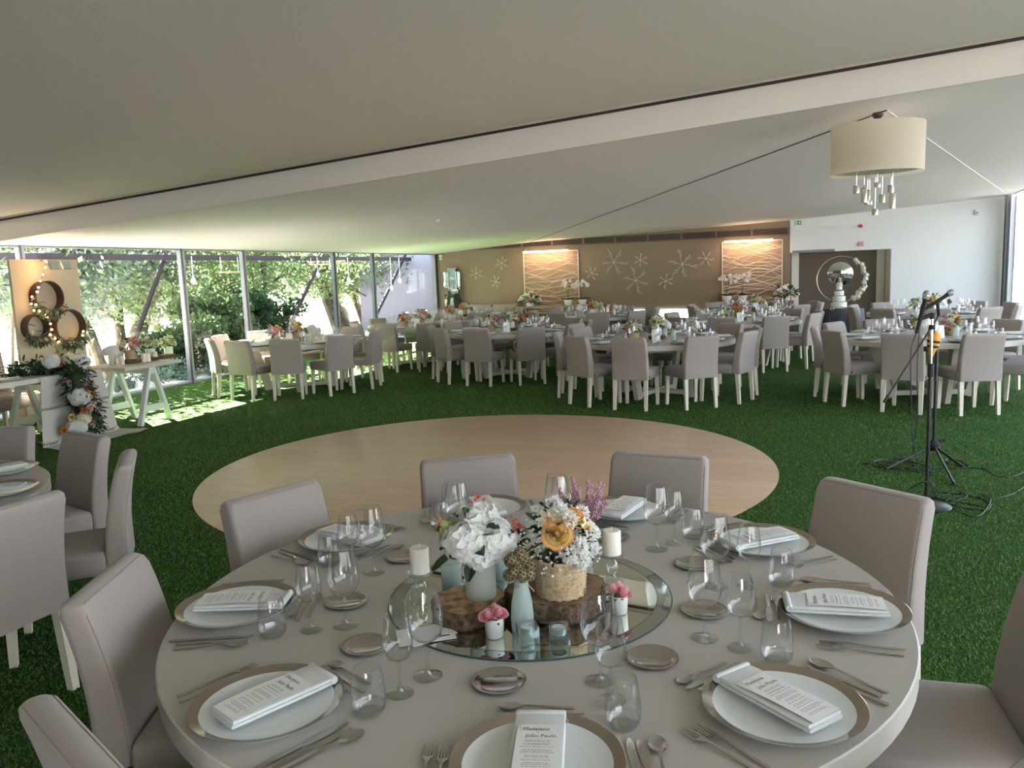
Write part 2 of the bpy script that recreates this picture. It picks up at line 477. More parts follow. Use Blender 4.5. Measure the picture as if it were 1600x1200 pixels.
def make_napkin(detailed=True):
    m = MB()
    def fold(hx, y0, y1, z0, z1, lift=0):
        rings = []
        n = 8
        for i in range(n + 1):
            y = y0 + (y1 - y0) * i / n
            zz = lift * sin(pi * i / n)
            h = (z1 - z0) / 2; zc = (z0 + z1) / 2 + zz
            rings.append([(x, y, zc + z) for x, z in rrect(hx - (.002 if i in (0, n) else 0), h, h * .9, 3)])
        m.loft(rings)
    if detailed:
        fold(.053, -.122, .124, 0, .008); fold(.0525, -.118, .13, .0084, .0165, .001)
        # the rolled end
        m.T = Matrix.Translation((0, .13, .0098)) @ Matrix.Rotation(pi / 2, 4, 'Y')
        m.lathe([(.0003, -.052), (.003, -.0525), (.003, -.0515), (.006, -.0515), (.006, -.0525), (.0085, -.0525), (.0105, -.049), (.0105, .049), (.0085, .0525), (.006, .0525), (.006, .0515), (.003, .0515), (.003, .0525), (.0003, .052)], 16)
        m.T = Matrix.Identity(4)
    else: fold(.052, -.122, .122, 0, .016)
    return m.build('folded_napkin', 'napkin', cat='napkin', angle=60)
NAPKIN, NAPKIN_F = Proto(make_napkin()), Proto(make_napkin(False))
def text_mesh(body, size, align='CENTER'):
    cu = bpy.data.curves.new('print', 'FONT'); cu.body = body; cu.size = size; cu.align_x = align; cu.resolution_u = 3
    ob = bpy.data.objects.new('print', cu); COL.objects.link(ob)
    dg = bpy.context.evaluated_depsgraph_get()
    me = bpy.data.meshes.new_from_object(ob.evaluated_get(dg), depsgraph=dg)
    bpy.data.objects.remove(ob); bpy.data.curves.remove(cu)
    vs = [tuple(v.co) for v in me.vertices]; fs = [tuple(p.vertices) for p in me.polygons]
    bpy.data.meshes.remove(me)
    return vs, fs
def make_menu():
    m = MB()
    def sheet(u, v):
        return ((u - .5) * .088, (v - .5) * .196 - .008, .003 * sin(pi * v) + .0004)
    m.grid(sheet, 4, 8); m.grid(lambda u, v: tuple(Vector(sheet(u, v)) - Vector((0, 0, .0006))), 4, 8)
    c = m.build('menu_card', 'card', cat='menu card')
    m = MB()
    def zz(y): return .003 * sin(pi * max(0, min(1, y / .2 + .5))) + .0008
    def put(body, size, x, y, mi=0):
        vs, fs = text_mesh(body, size)
        m.add([(a * .92 + x, b + y, zz(y + b)) for a, b, _ in vs], fs, mi)
    put('Madalena', .0155, -.006, .066); put('&', .008, -.002, .0565, 1); put('João Paulo', .0155, .005, .0405)
    r = random.Random(3)
    for k, y in enumerate([.028, .0235, .0155, .0145, .006, -.004, -.0085, -.013, -.023, -.0275, -.036, -.045, -.0495, -.056, -.065, -.0695, -.074, -.083, -.0875]):
        w = r.uniform(.022, .034); x = -w
        while x < w:
            l = r.uniform(.003, .009)
            m.add([(x, y, zz(y)), (min(x + l, w), y, zz(y)), (min(x + l, w), y + .0014, zz(y)), (x, y + .0014, zz(y))], [(0, 1, 2, 3)], 1)
            x += l + .0016
    m.build('printed_text', ['ink', 'ink_pale'], c, smooth=False)
    for grp in (((-.03, .084), (-.036, .07)), ((.03, -.09), (.036, -.07))):
        m = MB()
        for sx, sy in grp:
            for k in range(6):
                a = r.uniform(0, 6.3); m.tube([(sx + .011 * i / 4 * cos(a + i * .2), sy + .011 * i / 4 * sin(a + i * .2), zz(sy) - .0001) for i in range(5)], .0004, 3)
        m.build('floral_sketch', 'sketch', c)
    return c
MENU = Proto(make_menu())
def make_bread_plate():
    m = MB()
    m.lathe([(0, .003), (.043, .003), (.046, .0045), (.058, .0095), (.062, .0105), (.0645, .0095), (.0645, .007), (.057, .002), (.05, .0003), (0, .0003)], 44)
    return m.build('bread_plate', 'silver', cat='bread plate')
BREAD = Proto(make_bread_plate())
def strip(m, st, thick=.0016, mi=0, n=7):
    """loft of (y, half width, z, dish)"""
    rings = []
    for y, w, z, dish in st:
        top = [(w * (2 * i / (n - 1) - 1), y, z + thick / 2 - dish * (1 - (2 * i / (n - 1) - 1) ** 2)) for i in range(n)]
        bot = [(x, yy, zz - thick) for x, yy, zz in reversed(top)]
        rings.append(top + bot)
    m.loft(rings, mi)
def make_fork(L=.2):
    m = MB(); k = L / .2
    strip(m, [(-.1 * k, .0035, .0018, 0), (-.097 * k, .0048, .0018, 0), (-.05 * k, .0042, .003, 0), (-.0 * k, .0029, .006, 0), (.03 * k, .003, .0085, 0), (.042 * k, .006, .0075, 0), (.05 * k, .0105, .0055, .001), (.06 * k, .0122, .004, .0015)])
    for i in range(4):
        x = (-.0094 + .0063 * i) * 1.0
        m.beam((x, .0585 * k, .0035), (x * .95, .1 * k, .0055), .0034, .0017, 0, (0, 0, 1), .0016, .0012)
    return m.build('fork', 'steel', cat='fork')
def make_knife(L=.225):
    m = MB(); k = L / .225
    strip(m, [(-.11 * k, .004, .0025, 0), (-.107 * k, .0055, .0025, 0), (-.05 * k, .005, .0027, 0), (-.005 * k, .0042, .0027, 0)], .0045)
    strip(m, [(-.006 * k, .0042, .0027, 0), (.01 * k, .0078, .0027, 0), (.06 * k, .0092, .0027, 0), (.095 * k, .0075, .0027, 0), (.108 * k, .0045, .0027, 0), (.113 * k, .0008, .0027, 0)], .0015)
    return m.build('knife', 'steel', cat='knife')
def make_spoon(L=.195):
    m = MB(); k = L / .195; w = k
    strip(m, [(-.098 * k, .0035, .0018, 0), (-.095 * k, .005, .0018, 0), (-.05 * k, .0042, .003, 0), (.0 * k, .003, .0065, 0), (.032 * k, .003, .0085, 0), (.038 * k, .0065 * w, .008, .001), (.05 * k, .0155 * w, .0072, .0045), (.066 * k, .0198 * w, .0066, .006), (.082 * k, .017 * w, .0068, .0048), (.093 * k, .0095 * w, .0073, .002), (.0975 * k, .002, .0076, 0)])
    return m.build('spoon', 'steel', cat='spoon')
FORK, FORK2, KNIFE, KNIFE2, SPOON, SPOON2 = (Proto(x) for x in (make_fork(), make_fork(.16), make_knife(), make_knife(.19), make_spoon(), make_spoon(.165)))
# ------------------------------------------------------------------ flowers
def petal(m, M, L, W, cup=0., curl=0., mi=0, nu=2, nv=3, tip=.5, mi_tip=None):
    vs = []
    for j in range(nv + 1):
        v = j / nv
        w = W * (sin(pi * (.12 + .80 * v)) ** .7 if tip else (.3 + .7 * v))
        for i in range(nu + 1):
            u = 2 * i / nu - 1
            vs.append(M @ Vector((w * .5 * u, L * v, cup * u * u * W + curl * L * v * v)))
    n = nu + 1
    fs = [(j * n + i, j * n + i + 1, (j + 1) * n + i + 1, (j + 1) * n + i) for j in range(nv) for i in range(nu)]
    if mi_tip is not None:
        k = nu * (nv - 1)
        T = m.T; m.T = Matrix.Identity(4)
        vs = [T @ v for v in vs]; m.add(vs, fs[:k], mi); m.add(vs, fs[k:], mi_tip); m.T = T
    else: m.add(vs, fs, mi)
def hydrangea(m, c, Rr, n=85, mi=0, r=rnd, lo=-.55, fl=.0195, sq=.9):
    T0 = m.T
    for d in fib(n, lo, 1):
        rr = Rr * r.uniform(.88, 1.06)
        p = Vector(c) + Vector((d.x, d.y, d.z * sq)) * rr
        q = rot_to((d + Vector((r.uniform(-.35, .35), r.uniform(-.35, .35), r.uniform(-.3, .3)))).normalized())
        a0 = r.uniform(0, 6.28)
        for k in range(4):
            M = Matrix.Translation(p) @ q @ Matrix.Rotation(a0 + k * pi / 2, 4, 'Z') @ Matrix.Rotation(r.uniform(-.1, .3), 4, 'X')
            petal(m, M, fl * r.uniform(.9, 1.15), fl * 1.05, .12, -.2, mi, 2, 2)
def rose(m, c, Rr, n_dir=(0, 0, 1), mi=0, mi_tip=None, r=rnd, k=1.0):
    M0 = Matrix.Translation(c) @ rot_to(n_dir)
    T = m.T
    m.T = T @ M0; m.ball((0, 0, Rr * .1), Rr * .24, 8, 6, mi, (1, 1, 2.2)); m.T = T
    for w, (cnt, f, op) in enumerate([(2, .22, 0), (3, .38, .03), (4, .56, .1), (5, .76, .25), (5, .95, .5)]):
        a0 = r.uniform(0, 6.3)
        for i in range(cnt):
            ac = a0 + 2 * pi * i / cnt; half = pi / cnt * 1.35
            vs = []; nu, nv = 4, (7 if mi_tip is not None else 4)
            for j in range(nv + 1):
                v = j / nv
                for q in range(nu + 1):
                    u = 2 * q / nu - 1
                    vv = v * (1 - .16 * u * u)
                    rad = Rr * f * (.35 + .75 * sin(min(vv * 1.5, 1.57)) + op * vv ** 3 * .6)
                    z = Rr * (-.75 + (1.55 - .2 * w) * vv - op * .35 * vv ** 4)
                    a = ac + half * u
                    vs.append(T @ M0 @ Vector((rad * cos(a), rad * sin(a), z)))
            fs = [(j * (nu + 1) + q, j * (nu + 1) + q + 1, (j + 1) * (nu + 1) + q + 1, (j + 1) * (nu + 1) + q) for j in range(nv) for q in range(nu)]
            m.T = Matrix.Identity(4)
            if mi_tip is not None: m.add(vs, fs[:nu * (nv - 1)], mi); m.add(vs, fs[nu * (nv - 1):], mi_tip)
            else: m.add(vs, fs, mi)
            m.T = T
def pompon(m, c, Rr, n=60, mi=0, r=rnd, nrm=(0, 0, 1)):
    Q = rot_to(nrm)
    for d in fib(n, -.35, 1):
        p = Vector(c) + (Q @ (d * Rr * .55))
        q = rot_to(Q @ d) @ Matrix.Rotation(r.uniform(0, 6.3), 4, 'Z')
        M = Matrix.Translation(p) @ q @ Matrix.Rotation(1.15, 4, 'X')
        petal(m, M, Rr * .5, Rr * .34, .25, -.35, mi, 2, 2)
def lily(m, c, Rr, nrm, mi=0, mi2=1, r=rnd):
    Q = Matrix.Translation(c) @ rot_to(nrm)
    for k in range(6):
        M = Q @ Matrix.Rotation(k * pi / 3, 4, 'Z') @ Matrix.Rotation(.75, 4, 'X')
        petal(m, M, Rr, Rr * .55, .1, -.35, mi, 2, 3)
    for k in range(5):
        a = k * 1.26; d = Q.to_3x3() @ Vector((.3 * cos(a), .3 * sin(a), 1))
        m.tube([Vector(c), Vector(c) + d * Rr * .6], .0008, 4, mi2)
def spray(m, c, Rr, n, size, mi=0, r=rnd, lo=-.3, sq=1.):
    for i in range(n):
        while True:
            d = Vector((r.uniform(-1, 1), r.uniform(-1, 1), r.uniform(lo, 1)))
            if .25 < d.length <= 1: break
        p = Vector(c) + Vector((d.x, d.y, d.z * sq)) * Rr
        s = size * r.uniform(.7, 1.3)
        m.add([p + Vector(q) * s for q in ((1, 0, 0), (0, 1, 0), (-1, 0, 0), (0, -1, 0), (0, 0, 1), (0, 0, -1))],
              [(0, 1, 4), (1, 2, 4), (2, 3, 4), (3, 0, 4), (1, 0, 5), (2, 1, 5), (3, 2, 5), (0, 3, 5)], mi)
def leaf(m, p, d, L, W, mi=0, r=rnd):
    d = Vector(d).normalized(); q = d.to_track_quat('Y', 'Z').to_matrix().to_4x4()
    M = Matrix.Translation(p) @ q @ Matrix.Rotation(r.uniform(-.8, .8), 4, 'Y')
    petal(m, M, L, W, .18, -.25, mi, 2, 3)
def leaf_ball(m, c, Rr, n, L, W, mi=0, r=rnd, lo=-.4, sq=1.):
    for d in fib(n, lo, 1):
        d = (d + Vector((r.uniform(-.4, .4), r.uniform(-.4, .4), r.uniform(-.3, .3)))).normalized()
        leaf(m, Vector(c) + Vector((d.x, d.y, d.z * sq)) * Rr * r.uniform(.55, 1.), d, L * r.uniform(.7, 1.2), W, mi, r)
def slice_mesh(Rr, h, seed, n=40):
    r = random.Random(seed); ph = [r.uniform(0, 6.3) for _ in range(6)]
    def rad(a, k): return Rr * (1 + .07 * sin(2 * a + ph[0]) + .05 * sin(3 * a + ph[1]) + .03 * sin(7 * a + ph[2]) + (.018 * sin(17 * a + ph[3] + k * 2) + .014 * sin(29 * a + ph[4] + k) if k is not None else 0))
    return rad
def make_wood_slice(Rr, h, seed, topmat):
    rad = slice_mesh(Rr, h, seed); n = 72
    t = O('wood_slice', None, cat='wood slice')
    m = MB(); rings = []
    for f in (0, .3, .6, .96, 1.0): rings.append([(max(f * rad(2 * pi * j / n, 1) * .96, 1e-4) * cos(2 * pi * j / n), max(f * rad(2 * pi * j / n, 1) * .96, 1e-4) * sin(2 * pi * j / n), h + .002 * sin(9 * f + j * .3) * (f < .9)) for j in range(n)])
    m.loft(rings[::-1] if False else rings, 0, False, False); m.build('cut_face', topmat, t, angle=70)
    m = MB(); rings = []
    for i, z in enumerate((0, .12, .3, .5, .72, .9, 1.0)):
        k = 1 - .05 * (2 * z - 1) ** 6
        rings.append([(rad(2 * pi * j / n, i) * k * cos(2 * pi * j / n), rad(2 * pi * j / n, i) * k * sin(2 * pi * j / n), h * z) for j in range(n)])
    rings.append([(rad(2 * pi * j / n, 1) * .955 * cos(2 * pi * j / n), rad(2 * pi * j / n, 1) * .955 * sin(2 * pi * j / n), h) for j in range(n)])
    m.loft(rings, 0, True, False); m.build('bark', 'bark', t, angle=70)
    return t
def make_basket(parent, r0=.066, r1=.074, h=.105):
    m = MB(); n, rows = 64, 26; rings = []
    for i in range(rows + 1):
        z = h * i / rows; rr = r0 + (r1 - r0) * i / rows
        rings.append([((rr + .0024 * (1 if (j // 2 + i) % 2 else -1)) * cos(2 * pi * j / n), (rr + .0024 * (1 if (j // 2 + i) % 2 else -1)) * sin(2 * pi * j / n), z) for j in range(n)])
    m.loft(rings, 0, True, False)
    m.lathe([(r1 + .002, h - .006), (r1 + .005, h), (r1 + .001, h + .004), (r1 - .004, h)], 40)
    m.lathe([(r1 - .004, h - .02), (0, h - .02)], 24, 1)
    return m.build('basket', ['wicker', 'soil'], parent, angle=80)
def make_flower_basket():
    t = O('flower_basket', None, cat='flower arrangement')
    make_basket(t); r = random.Random(11); c = Vector((0, 0, .15)); Rr = .095
    m = MB(); leaf_ball(m, c, .085, 60, .04, .022, 0, r, -.5); m.build('leaves', 'leaf', t)
    m = MB(); spray(m, c + Vector((0, 0, -.012)), .115, 420, .0042, 0, r, -.55); m.build('babys_breath', 'white_petal', t, smooth=False, kind='stuff')
    for d, s in (((-.10, -.8, .42), .034), ((.48, -.42, .85), .03)):
        d = Vector(d).normalized(); m = MB(); rose(m, c + d * Rr, s, d, 0, 1, r); m.build('rose', ['yellow_petal', 'orange_petal'], t)
    for d in ((.5, -.85, .12), (.78, -.5, -.1), (.2, -.95, -.1), (.55, -.75, -.35), (.85, -.35, .25), (.02, -.3, 1), (.25, -.55, .75), (-.1, .4, .9), (.6, .3, .6), (-.6, .3, .7), (-.6, .6, .2), (.2, .8, .3), (.8, .4, .1)):
        d = Vector(d).normalized(); m = MB(); pompon(m, c + d * Rr, .026, 55, 0, r, d); m.build('chrysanthemum', 'white_petal', t)
    for d in ((-.38, -.5, .85), (-.12, -.45, 1), (.85, -.5, .5), (.6, -.2, .85), (.95, -.25, .3)):
        d = Vector(d).normalized(); m = MB(); lily(m, c + d * .085, .034, d, 0, 1, r); m.build('alstroemeria', ['cream_petal', 'orange_petal'], t)
    return t
def make_hydrangea_jar():
    t = O('hydrangea_jar', None, cat='flower arrangement')
    m = MB(); m.lathe([(.04, .0), (.043, .004), (.043, .098), (.036, .112), (.036, .125), (.033, .125), (.033, .11), (.04, .095), (.04, .006), (0, .006)], 36); m.build('frosted_jar', 'frost', t)
    r = random.Random(5)
    for c, Rr in (((-.03, -.045, .17), .062), ((.045, -.03, .165), .06), ((.0, .03, .2), .058), ((-.06, .03, .155), .045), ((.005, -.05, .14), .045)):
        m = MB(); hydrangea(m, c, Rr, 62, 0, r, -.6, .023); m.build('hydrangea', 'white_petal', t)
    m = MB(); leaf_ball(m, (0, .0, .15), .085, 26, .06, .035, 0, r, -.5, .7); m.build('leaves', 'leaf', t)
    for c, n, mt in (((-.1, .03, .2), 22, 'berry_orange'), ((.092, .0, .2), 22, 'berry_red'), ((.0, .06, .25), 14, 'berry_red')):
        m = MB(); spray(m, c, .026, n, .0055, 0, r, -1); m.build('hypericum_berries', mt, t, kind='stuff')
    m = MB(); rose(m, (-.085, .0, .2), .03, (-.6, -.2, .8), 0, None, r); m.build('lisianthus', 'green_petal', t)
    return t
def make_bud_vase():
    t = O('bud_vase', None, cat='vase')
    m = MB(); m.lathe([(0, .0), (.026, .0), (.029, .004), (.0305, .04), (.027, .08), (.021, .11), (.0175, .125), (.0195, .137), (.017, .137), (.015, .12), (0, .1)], 32); m.build('bottle', 'frost_blue', t)
    m = MB(); m.tube([(.0185 * cos(a * .5), .0185 * sin(a * .5), .126 + .002 * sin(a * 3)) for a in range(13)], .0017, 6, closed=True); m.tube([(.018, -.005, .127), (.028, -.012, .118), (.034, -.016, .112)], .0014, 5); m.build('twine_bow', 'twine', t)
    r = random.Random(4)
    for d, h in (((-.9, -.2), .155), ((-.45, -.5), .165), ((.1, -.6), .16), ((.65, -.4), .158), ((-.3, .2), .19), ((.3, .1), .195), ((.75, .3), .175), ((-.8, .5), .185), ((0, -.1), .215), ((-.6, -.1), .2)):
        c = Vector((d[0] * .034, d[1] * .03, h)); m = MB(); m.tube([(0, 0, .12), c], .0012, 4)
        m.ball(c, .0125, 10, 6)
        for q in fib(34):
            T = Matrix.Translation(c + q * .0115) @ rot_to(q); m.T = T
            m.lathe([(.0012, .0), (.0044, .0045), (.0036, .0052)], 6); m.lathe([(.0036, .005), (.0008, .0022)], 6, 1); m.T = Matrix.Identity(4)
        m.build('scabiosa_pod', ['pod', 'pod_dark'], t, angle=60)
    return t
def make_rose_pot():
    t = O('rose_pot', None, cat='flower pot')
    m = MB(); m.lathe([(0, 0), (.0215, 0), (.0235, .003), (.0265, .052), (.0245, .053), (.022, .045), (0, .045)], 30); m.build('pot', 'ceramic', t)
    r = random.Random(8)
    for c, s in (((-.016, -.01, .066), .021), ((.014, -.008, .07), .02), ((.002, .014, .072), .018), ((.024, .008, .062), .014)):
        m = MB(); rose(m, c, s, (c[0] * 12, c[1] * 12 - .2, 1), 0, 1, r); m.build('ranunculus', ['pink_petal', 'rose_petal'], t)
    m = MB(); leaf_ball(m, (0, 0, .05), .02, 14, .018, .011, 0, r, -.1, .3); m.build('leaves', 'leaf', t)
    return t
def make_candle(R_=.028, h=.075):
    t = O('pillar_candle', None, cat='candle')
    m = MB(); m.lathe([(0, 0), (R_ - .001, 0), (R_, .001), (R_, h - .004), (R_ - .003, h), (R_ * .4, h - .001), (0, h - .002)], 32); m.build('wax', 'wax', t)
    m = MB(); m.tube([(0, 0, h - .003), (.0005, 0, h + .005), (.002, .001, h + .011)], .0011, 5); m.build('wick', 'wick', t)
    return t
def make_holder():
    m = MB(); m.lathe([(0, .0003), (.034, .0003), (.036, .003), (.02, .008), (.009, .015), (.006, .022), (.013, .03), (.0185, .042), (.0185, .05), (.013, .062), (.006, .07), (.012, .076), (.036, .081), (.0385, .086), (.036, .084), (.0, .083)], 32)
    return m.build('candle_holder', 'thick_glass', cat='candle holder')
def make_tealight_cube():
    t = O('tealight_holder', None, cat='tea light holder')
    m = MB(); b = .026
    rings = [[(x, y, z) for x, y in rrect(b - g, b - g, .004, 2)] for z, g in ((.0004, .002), (.003, 0), (.046, 0), (.049, .002))]
    m.loft(rings, 0, True, False); m.lathe([(.0215, .049), (.021, .028), (0, .026)], 24)
    top = [(x, y, .049) for x, y in rrect(b - .002, b - .002, .004, 5)]; nn = len(top)
    inner = [(.0215 * cos(atan2(y, x)), .0215 * sin(atan2(y, x)), .049) for x, y, z in top]
    m.loft([top, inner], 0, False, False); m.build('glass_cube', 'cube_glass', t, angle=30)
    return t
def make_tealight():
    c = O('tealight', None, cat='candle'); m = MB(); m.lathe([(0, .0268), (.0192, .0268), (.0196, .043), (.0185, .043), (.018, .04)], 24); m.build('tin_cup', 'tealight_tin', c)
    m = MB(); m.lathe([(.0182, .04), (.0, .0405)], 24); m.tube([(0, 0, .04), (.001, 0, .05)], .0009, 5); m.build('wax', 'wick', c)
    return c
def make_heather():
    t = O('heather_vase', None, cat='flower arrangement'); r = random.Random(2)
    m = MB(); m.lathe([(0, 0), (.026, 0), (.03, .01), (.03, .09), (.022, .11), (.022, .125), (.02, .125), (.019, .1), (0, .09)], 24); m.build('glass_vase', 'frost', t)
    for k in range(26):
        a = r.uniform(0, 6.3); sp = r.uniform(.02, .085); h = r.uniform(.21, .285)
        a1 = Vector((sp * .3 * cos(a), sp * .3 * sin(a), .12)); b = Vector((sp * cos(a), sp * sin(a), h))
        m = MB(); m.tube([a1, (a1 + b) / 2 + Vector((0, 0, .01)), b], .001, 4)
        for i in range(34):
            f = r.uniform(.4, 1); p = a1.lerp(b, f); spray(m, p, .007, 1, .0036, 0, r, -1)
        m.build('heather_sprig', 'mauve', t, smooth=False)
    return t
# ------------------------------------------------------------------ camera, light
CAMH = 1.70; FPX = 1271.
pit, rol = .1360, -.03734
fw = Vector((0, cos(pit), -sin(pit))); up0 = Vector((0, sin(pit), cos(pit))); rt0 = Vector((1, 0, 0))
rt = rt0 * cos(rol) + up0 * sin(rol); upv = -rt0 * sin(rol) + up0 * cos(rol)
cam = bpy.data.cameras.new('camera'); cam.sensor_width = 36; cam.lens = FPX / 1600 * 36; cam.clip_end = 300; cam.clip_start = .05
co = bpy.data.objects.new('camera', cam); COL.objects.link(co)
co.matrix_world = Matrix(((rt.x, upv.x, -fw.x, 0), (rt.y, upv.y, -fw.y, 0), (rt.z, upv.z, -fw.z, CAMH), (0, 0, 0, 1)))
SC.camera = co
def ray(px, py): return fw + rt * ((px - 800) / FPX) - upv * ((py - 600) / FPX)
def PY(px, py, y): d = ray(px, py); return Vector((0, 0, CAMH)) + d * (y / d.y)
def PZ(px, py, z): d = ray(px, py); return Vector((0, 0, CAMH)) + d * ((z - CAMH) / d.z)
U3, V3 = Vector((U.x, U.y, 0)), Vector((V.x, V.y, 0)); CN3 = Vector((CN.x, CN.y, 0))
def PT(px, py, t):
    d = ray(px, py); o = Vector((0, 0, CAMH)); n = U3; p0 = CN3 - U3 * t
    return o + d * ((p0 - o).dot(n) / d.dot(n))
def PS(px, py, s):
    d = ray(px, py); o = Vector((0, 0, CAMH)); n = V3; p0 = CN3 + V3 * s
    return o + d * ((p0 - o).dot(n) / d.dot(n))
def ST(p): q = p - CN3; return q.dot(V3), -q.dot(U3), p.z
vs_ = SC.view_settings; vs_.view_transform = 'Standard'; vs_.look = 'None'; vs_.gamma = 1; vs_.use_curve_mapping = False; vs_.exposure = EXPO
SC.display_settings.display_device = 'sRGB'
cy = SC.cycles; cy.max_bounces = 10; cy.diffuse_bounces = 5; cy.glossy_bounces = 5; cy.transmission_bounces = 6; cy.transparent_max_bounces = 28
cy.use_denoising = True; cy.sample_clamp_indirect = 6; cy.caustics_reflective = False; cy.caustics_refractive = False; cy.blur_glossy = .5
w = bpy.data.worlds.new('sky'); SC.world = w; w.use_nodes = True
nt = w.node_tree; nt.nodes.clear()
bg = nt.nodes.new('ShaderNodeBackground'); wo = nt.nodes.new('ShaderNodeOutputWorld')
tcw = nt.nodes.new('ShaderNodeTexCoord'); sp = nt.nodes.new('ShaderNodeSeparateXYZ'); rp = nt.nodes.new('ShaderNodeValToRGB')
rp.color_ramp.elements[0].position = 0; rp.color_ramp.elements[0].color = (.86, .92, 1, 1)
rp.color_ramp.elements[1].position = .7; rp.color_ramp.elements[1].color = (.6, .75, 1, 1)
nt.links.new(tcw.outputs['Generated'], sp.inputs[0]); nt.links.new(sp.outputs['Z'], rp.inputs[0]); nt.links.new(rp.outputs[0], bg.inputs[0])
bg.inputs[1].default_value = SKY; nt.links.new(bg.outputs[0], wo.inputs[0])
def lamp(name, kind, loc, energy, col=(1, 1, 1), **kw):
    l = bpy.data.lights.new(name, kind); l.energy = energy; l.color = col
    for k, v in kw.items(): setattr(l, k, v)
    o = bpy.data.objects.new(name, l); COL.objects.link(o); o.location = loc
    return o
sun_dir = (-V3 * .72 + U3 * .32 + Vector((0, 0, .62))).normalized()
so = lamp('sun', 'SUN', (-20, 20, 20), SUN, (1, .95, .86), angle=radians(.6))
so.rotation_euler = sun_dir.to_track_quat('Z', 'Y').to_euler()
# ------------------------------------------------------------------ room shell
def struct(name, m, mats, parent=None, smooth=False, **kw):
    return m.build(name, mats, parent, smooth=smooth, kind=None if parent else 'structure', **kw)
def poly(m, pts, mi=0): m.add(pts, [tuple(range(len(pts)))], mi)
TB, TEND, SW = 14.2, 27., 14.55
def zc(s): return 2.31 + .07 * s
m = MB(); poly(m, [R(-.02, TEND, 0), R(SW + .02, TEND, 0), R(SW + .02, -.6, 0), R(-.02, -.6, 0)]); floor = struct('floor', m, 'turf')
APEX = R(10.75, 13.34, 3.065); RC = R(SW, 0, 3.03); R0 = R(2.9, 0, 2.513)
m = MB()
poly(m, [R(0, 0, 2.31), R0, APEX, R(10.75, TB, zc(10.75)), R(0, TB, 2.31)])
poly(m, [APEX, R(SW, TB, zc(SW)), R(10.75, TB, zc(10.75))])
poly(m, [R0, R(6.68, 0, 2.625), APEX]); poly(m, [R(6.68, 0, 2.625), R(9.76, 0, 2.735), APEX]); poly(m, [R(9.76, 0, 2.735), RC, APEX])
poly(m, [APEX, RC, R(SW, TB, zc(SW))])
struct('ceiling', m, 'ceiling_white')
def zn(s): return 2.53 + .0715 * s
m = MB(); poly(m, [R(0, TB + .5, zn(0)), R(SW, TB + .5, zn(SW)), R(SW, TEND, zn(SW)), R(0, TEND, zn(0))]); struct('ceiling_plaster', m, 'plaster')
COVE = ((.5, 0), (.36, .003), (.2, .012), (.1, .03), (.05, .055), (.02, .09), (.0, .13))
m = MB(); m.tube([R(0, TB + .04, zn(0) + .006), R(SW, TB + .04, zn(SW) + .006)], .014, 6); struct('shade_line', m, 'vent_dark')  # dark strip painting the line of shade where the plaster meets the beam
m = MB(); m.grid(lambda u, v: R(SW * u, TB + COVE[round(v * 6)][0], zn(SW * u) + COVE[round(v * 6)][1]), 1, 6); struct('ceiling_cove', m, 'plaster', smooth=True)

m = MB(); poly(m, [R(-.02, TB, 2.29), R(SW, TB, zc(SW) - .02), R(SW, TB, 2.72 + .0715 * SW), R(-.02, TB, 2.72)]); poly(m, [R(0, TB, 2.3), R(SW, TB, zc(SW) - .01), R(SW, TB - .12, zc(SW) - .01), R(0, TB - .12, 2.3)]); poly(m, [R(0, TB - .12, 2.3), R(SW, TB - .12, zc(SW) - .01), R(SW, TB - .12, zc(SW) + .03), R(0, TB - .12, 2.34)])
struct('ceiling_beam', m, 'plaster')
m = MB(); m.tube([R0 + Vector((0, 0, -.002)), APEX + Vector((0, 0, -.004))], .006, 6); struct('trim_1', m, 'frame_dark')
m = MB(); m.tube([RC + Vector((0, 0, -.001)), APEX + Vector((0, 0, -.003))], .003, 6); struct('trim_2', m, 'frame_white')
# end wall
m = MB(); poly(m, [R(0, 0, 0), R(9.81, 0, 0), R(9.81, 0, 2.74), R(6.68, 0, 2.63), R(2.9, 0, 2.52), R(0, 0, 2.32)])
struct('wall_back', m, 'taupe_wall')
m = MB(); NZ = 1.93; ns0, ns1, nd = 9.8, 12.08, .55
e = .012
poly(m, [R(9.78, e, NZ), R(ns1, e, NZ), R(ns1, e, 2.9), R(9.78, e, 2.75)]); poly(m, [R(ns1, e, 0), R(SW, e, 0), R(SW, e, 3.05), R(ns1, e, 2.9)])
poly(m, [R(9.78, e, NZ), R(9.78, e, 2.75), R(9.78, -.05, 2.75), R(9.78, -.05, NZ)])
struct('wall_end', m, 'white_wall')
m = MB()
poly(m, [R(ns0, -nd, 0), R(ns1 - .05, -nd, 0), R(ns1 - .05, -nd, NZ), R(ns0, -nd, NZ)], 0)
poly(m, [R(ns0, -nd, 0), R(ns0, e, 0), R(ns0, e, NZ), R(ns0, -nd, NZ)], 1); poly(m, [R(ns1 - .05, -nd, 0), R(ns1, e, 0), R(ns1, e, NZ), R(ns1 - .05, -nd, NZ)], 1)
poly(m, [R(ns0, -nd, NZ), R(ns0, e, NZ), R(ns1, e, NZ), R(ns1 - .05, -nd, NZ)], 2)
for a, b in ((ns0 + .02, ns0 + .2), (ns1 - .25, ns1 - .06)): poly(m, [R(a, -nd + .02, 0), R(b, -nd + .02, 0), R(b, -nd + .02, NZ), R(a, -nd + .02, NZ)], 1)
struct('wall_niche', m, ['niche_wall', 'cream_cloth', 'white_wall'])
m = MB(); m.beam(R(9.84, .03, 1.955), R(10.83, .03, 1.955), .03, .06); struct('trim_3', m, 'frame_grey')
m = MB(); m.beam(R(ns1 + .015, .02, 0), R(ns1 + .015, .02, NZ), .02, .02); struct('trim_4', m, 'frame_grey')
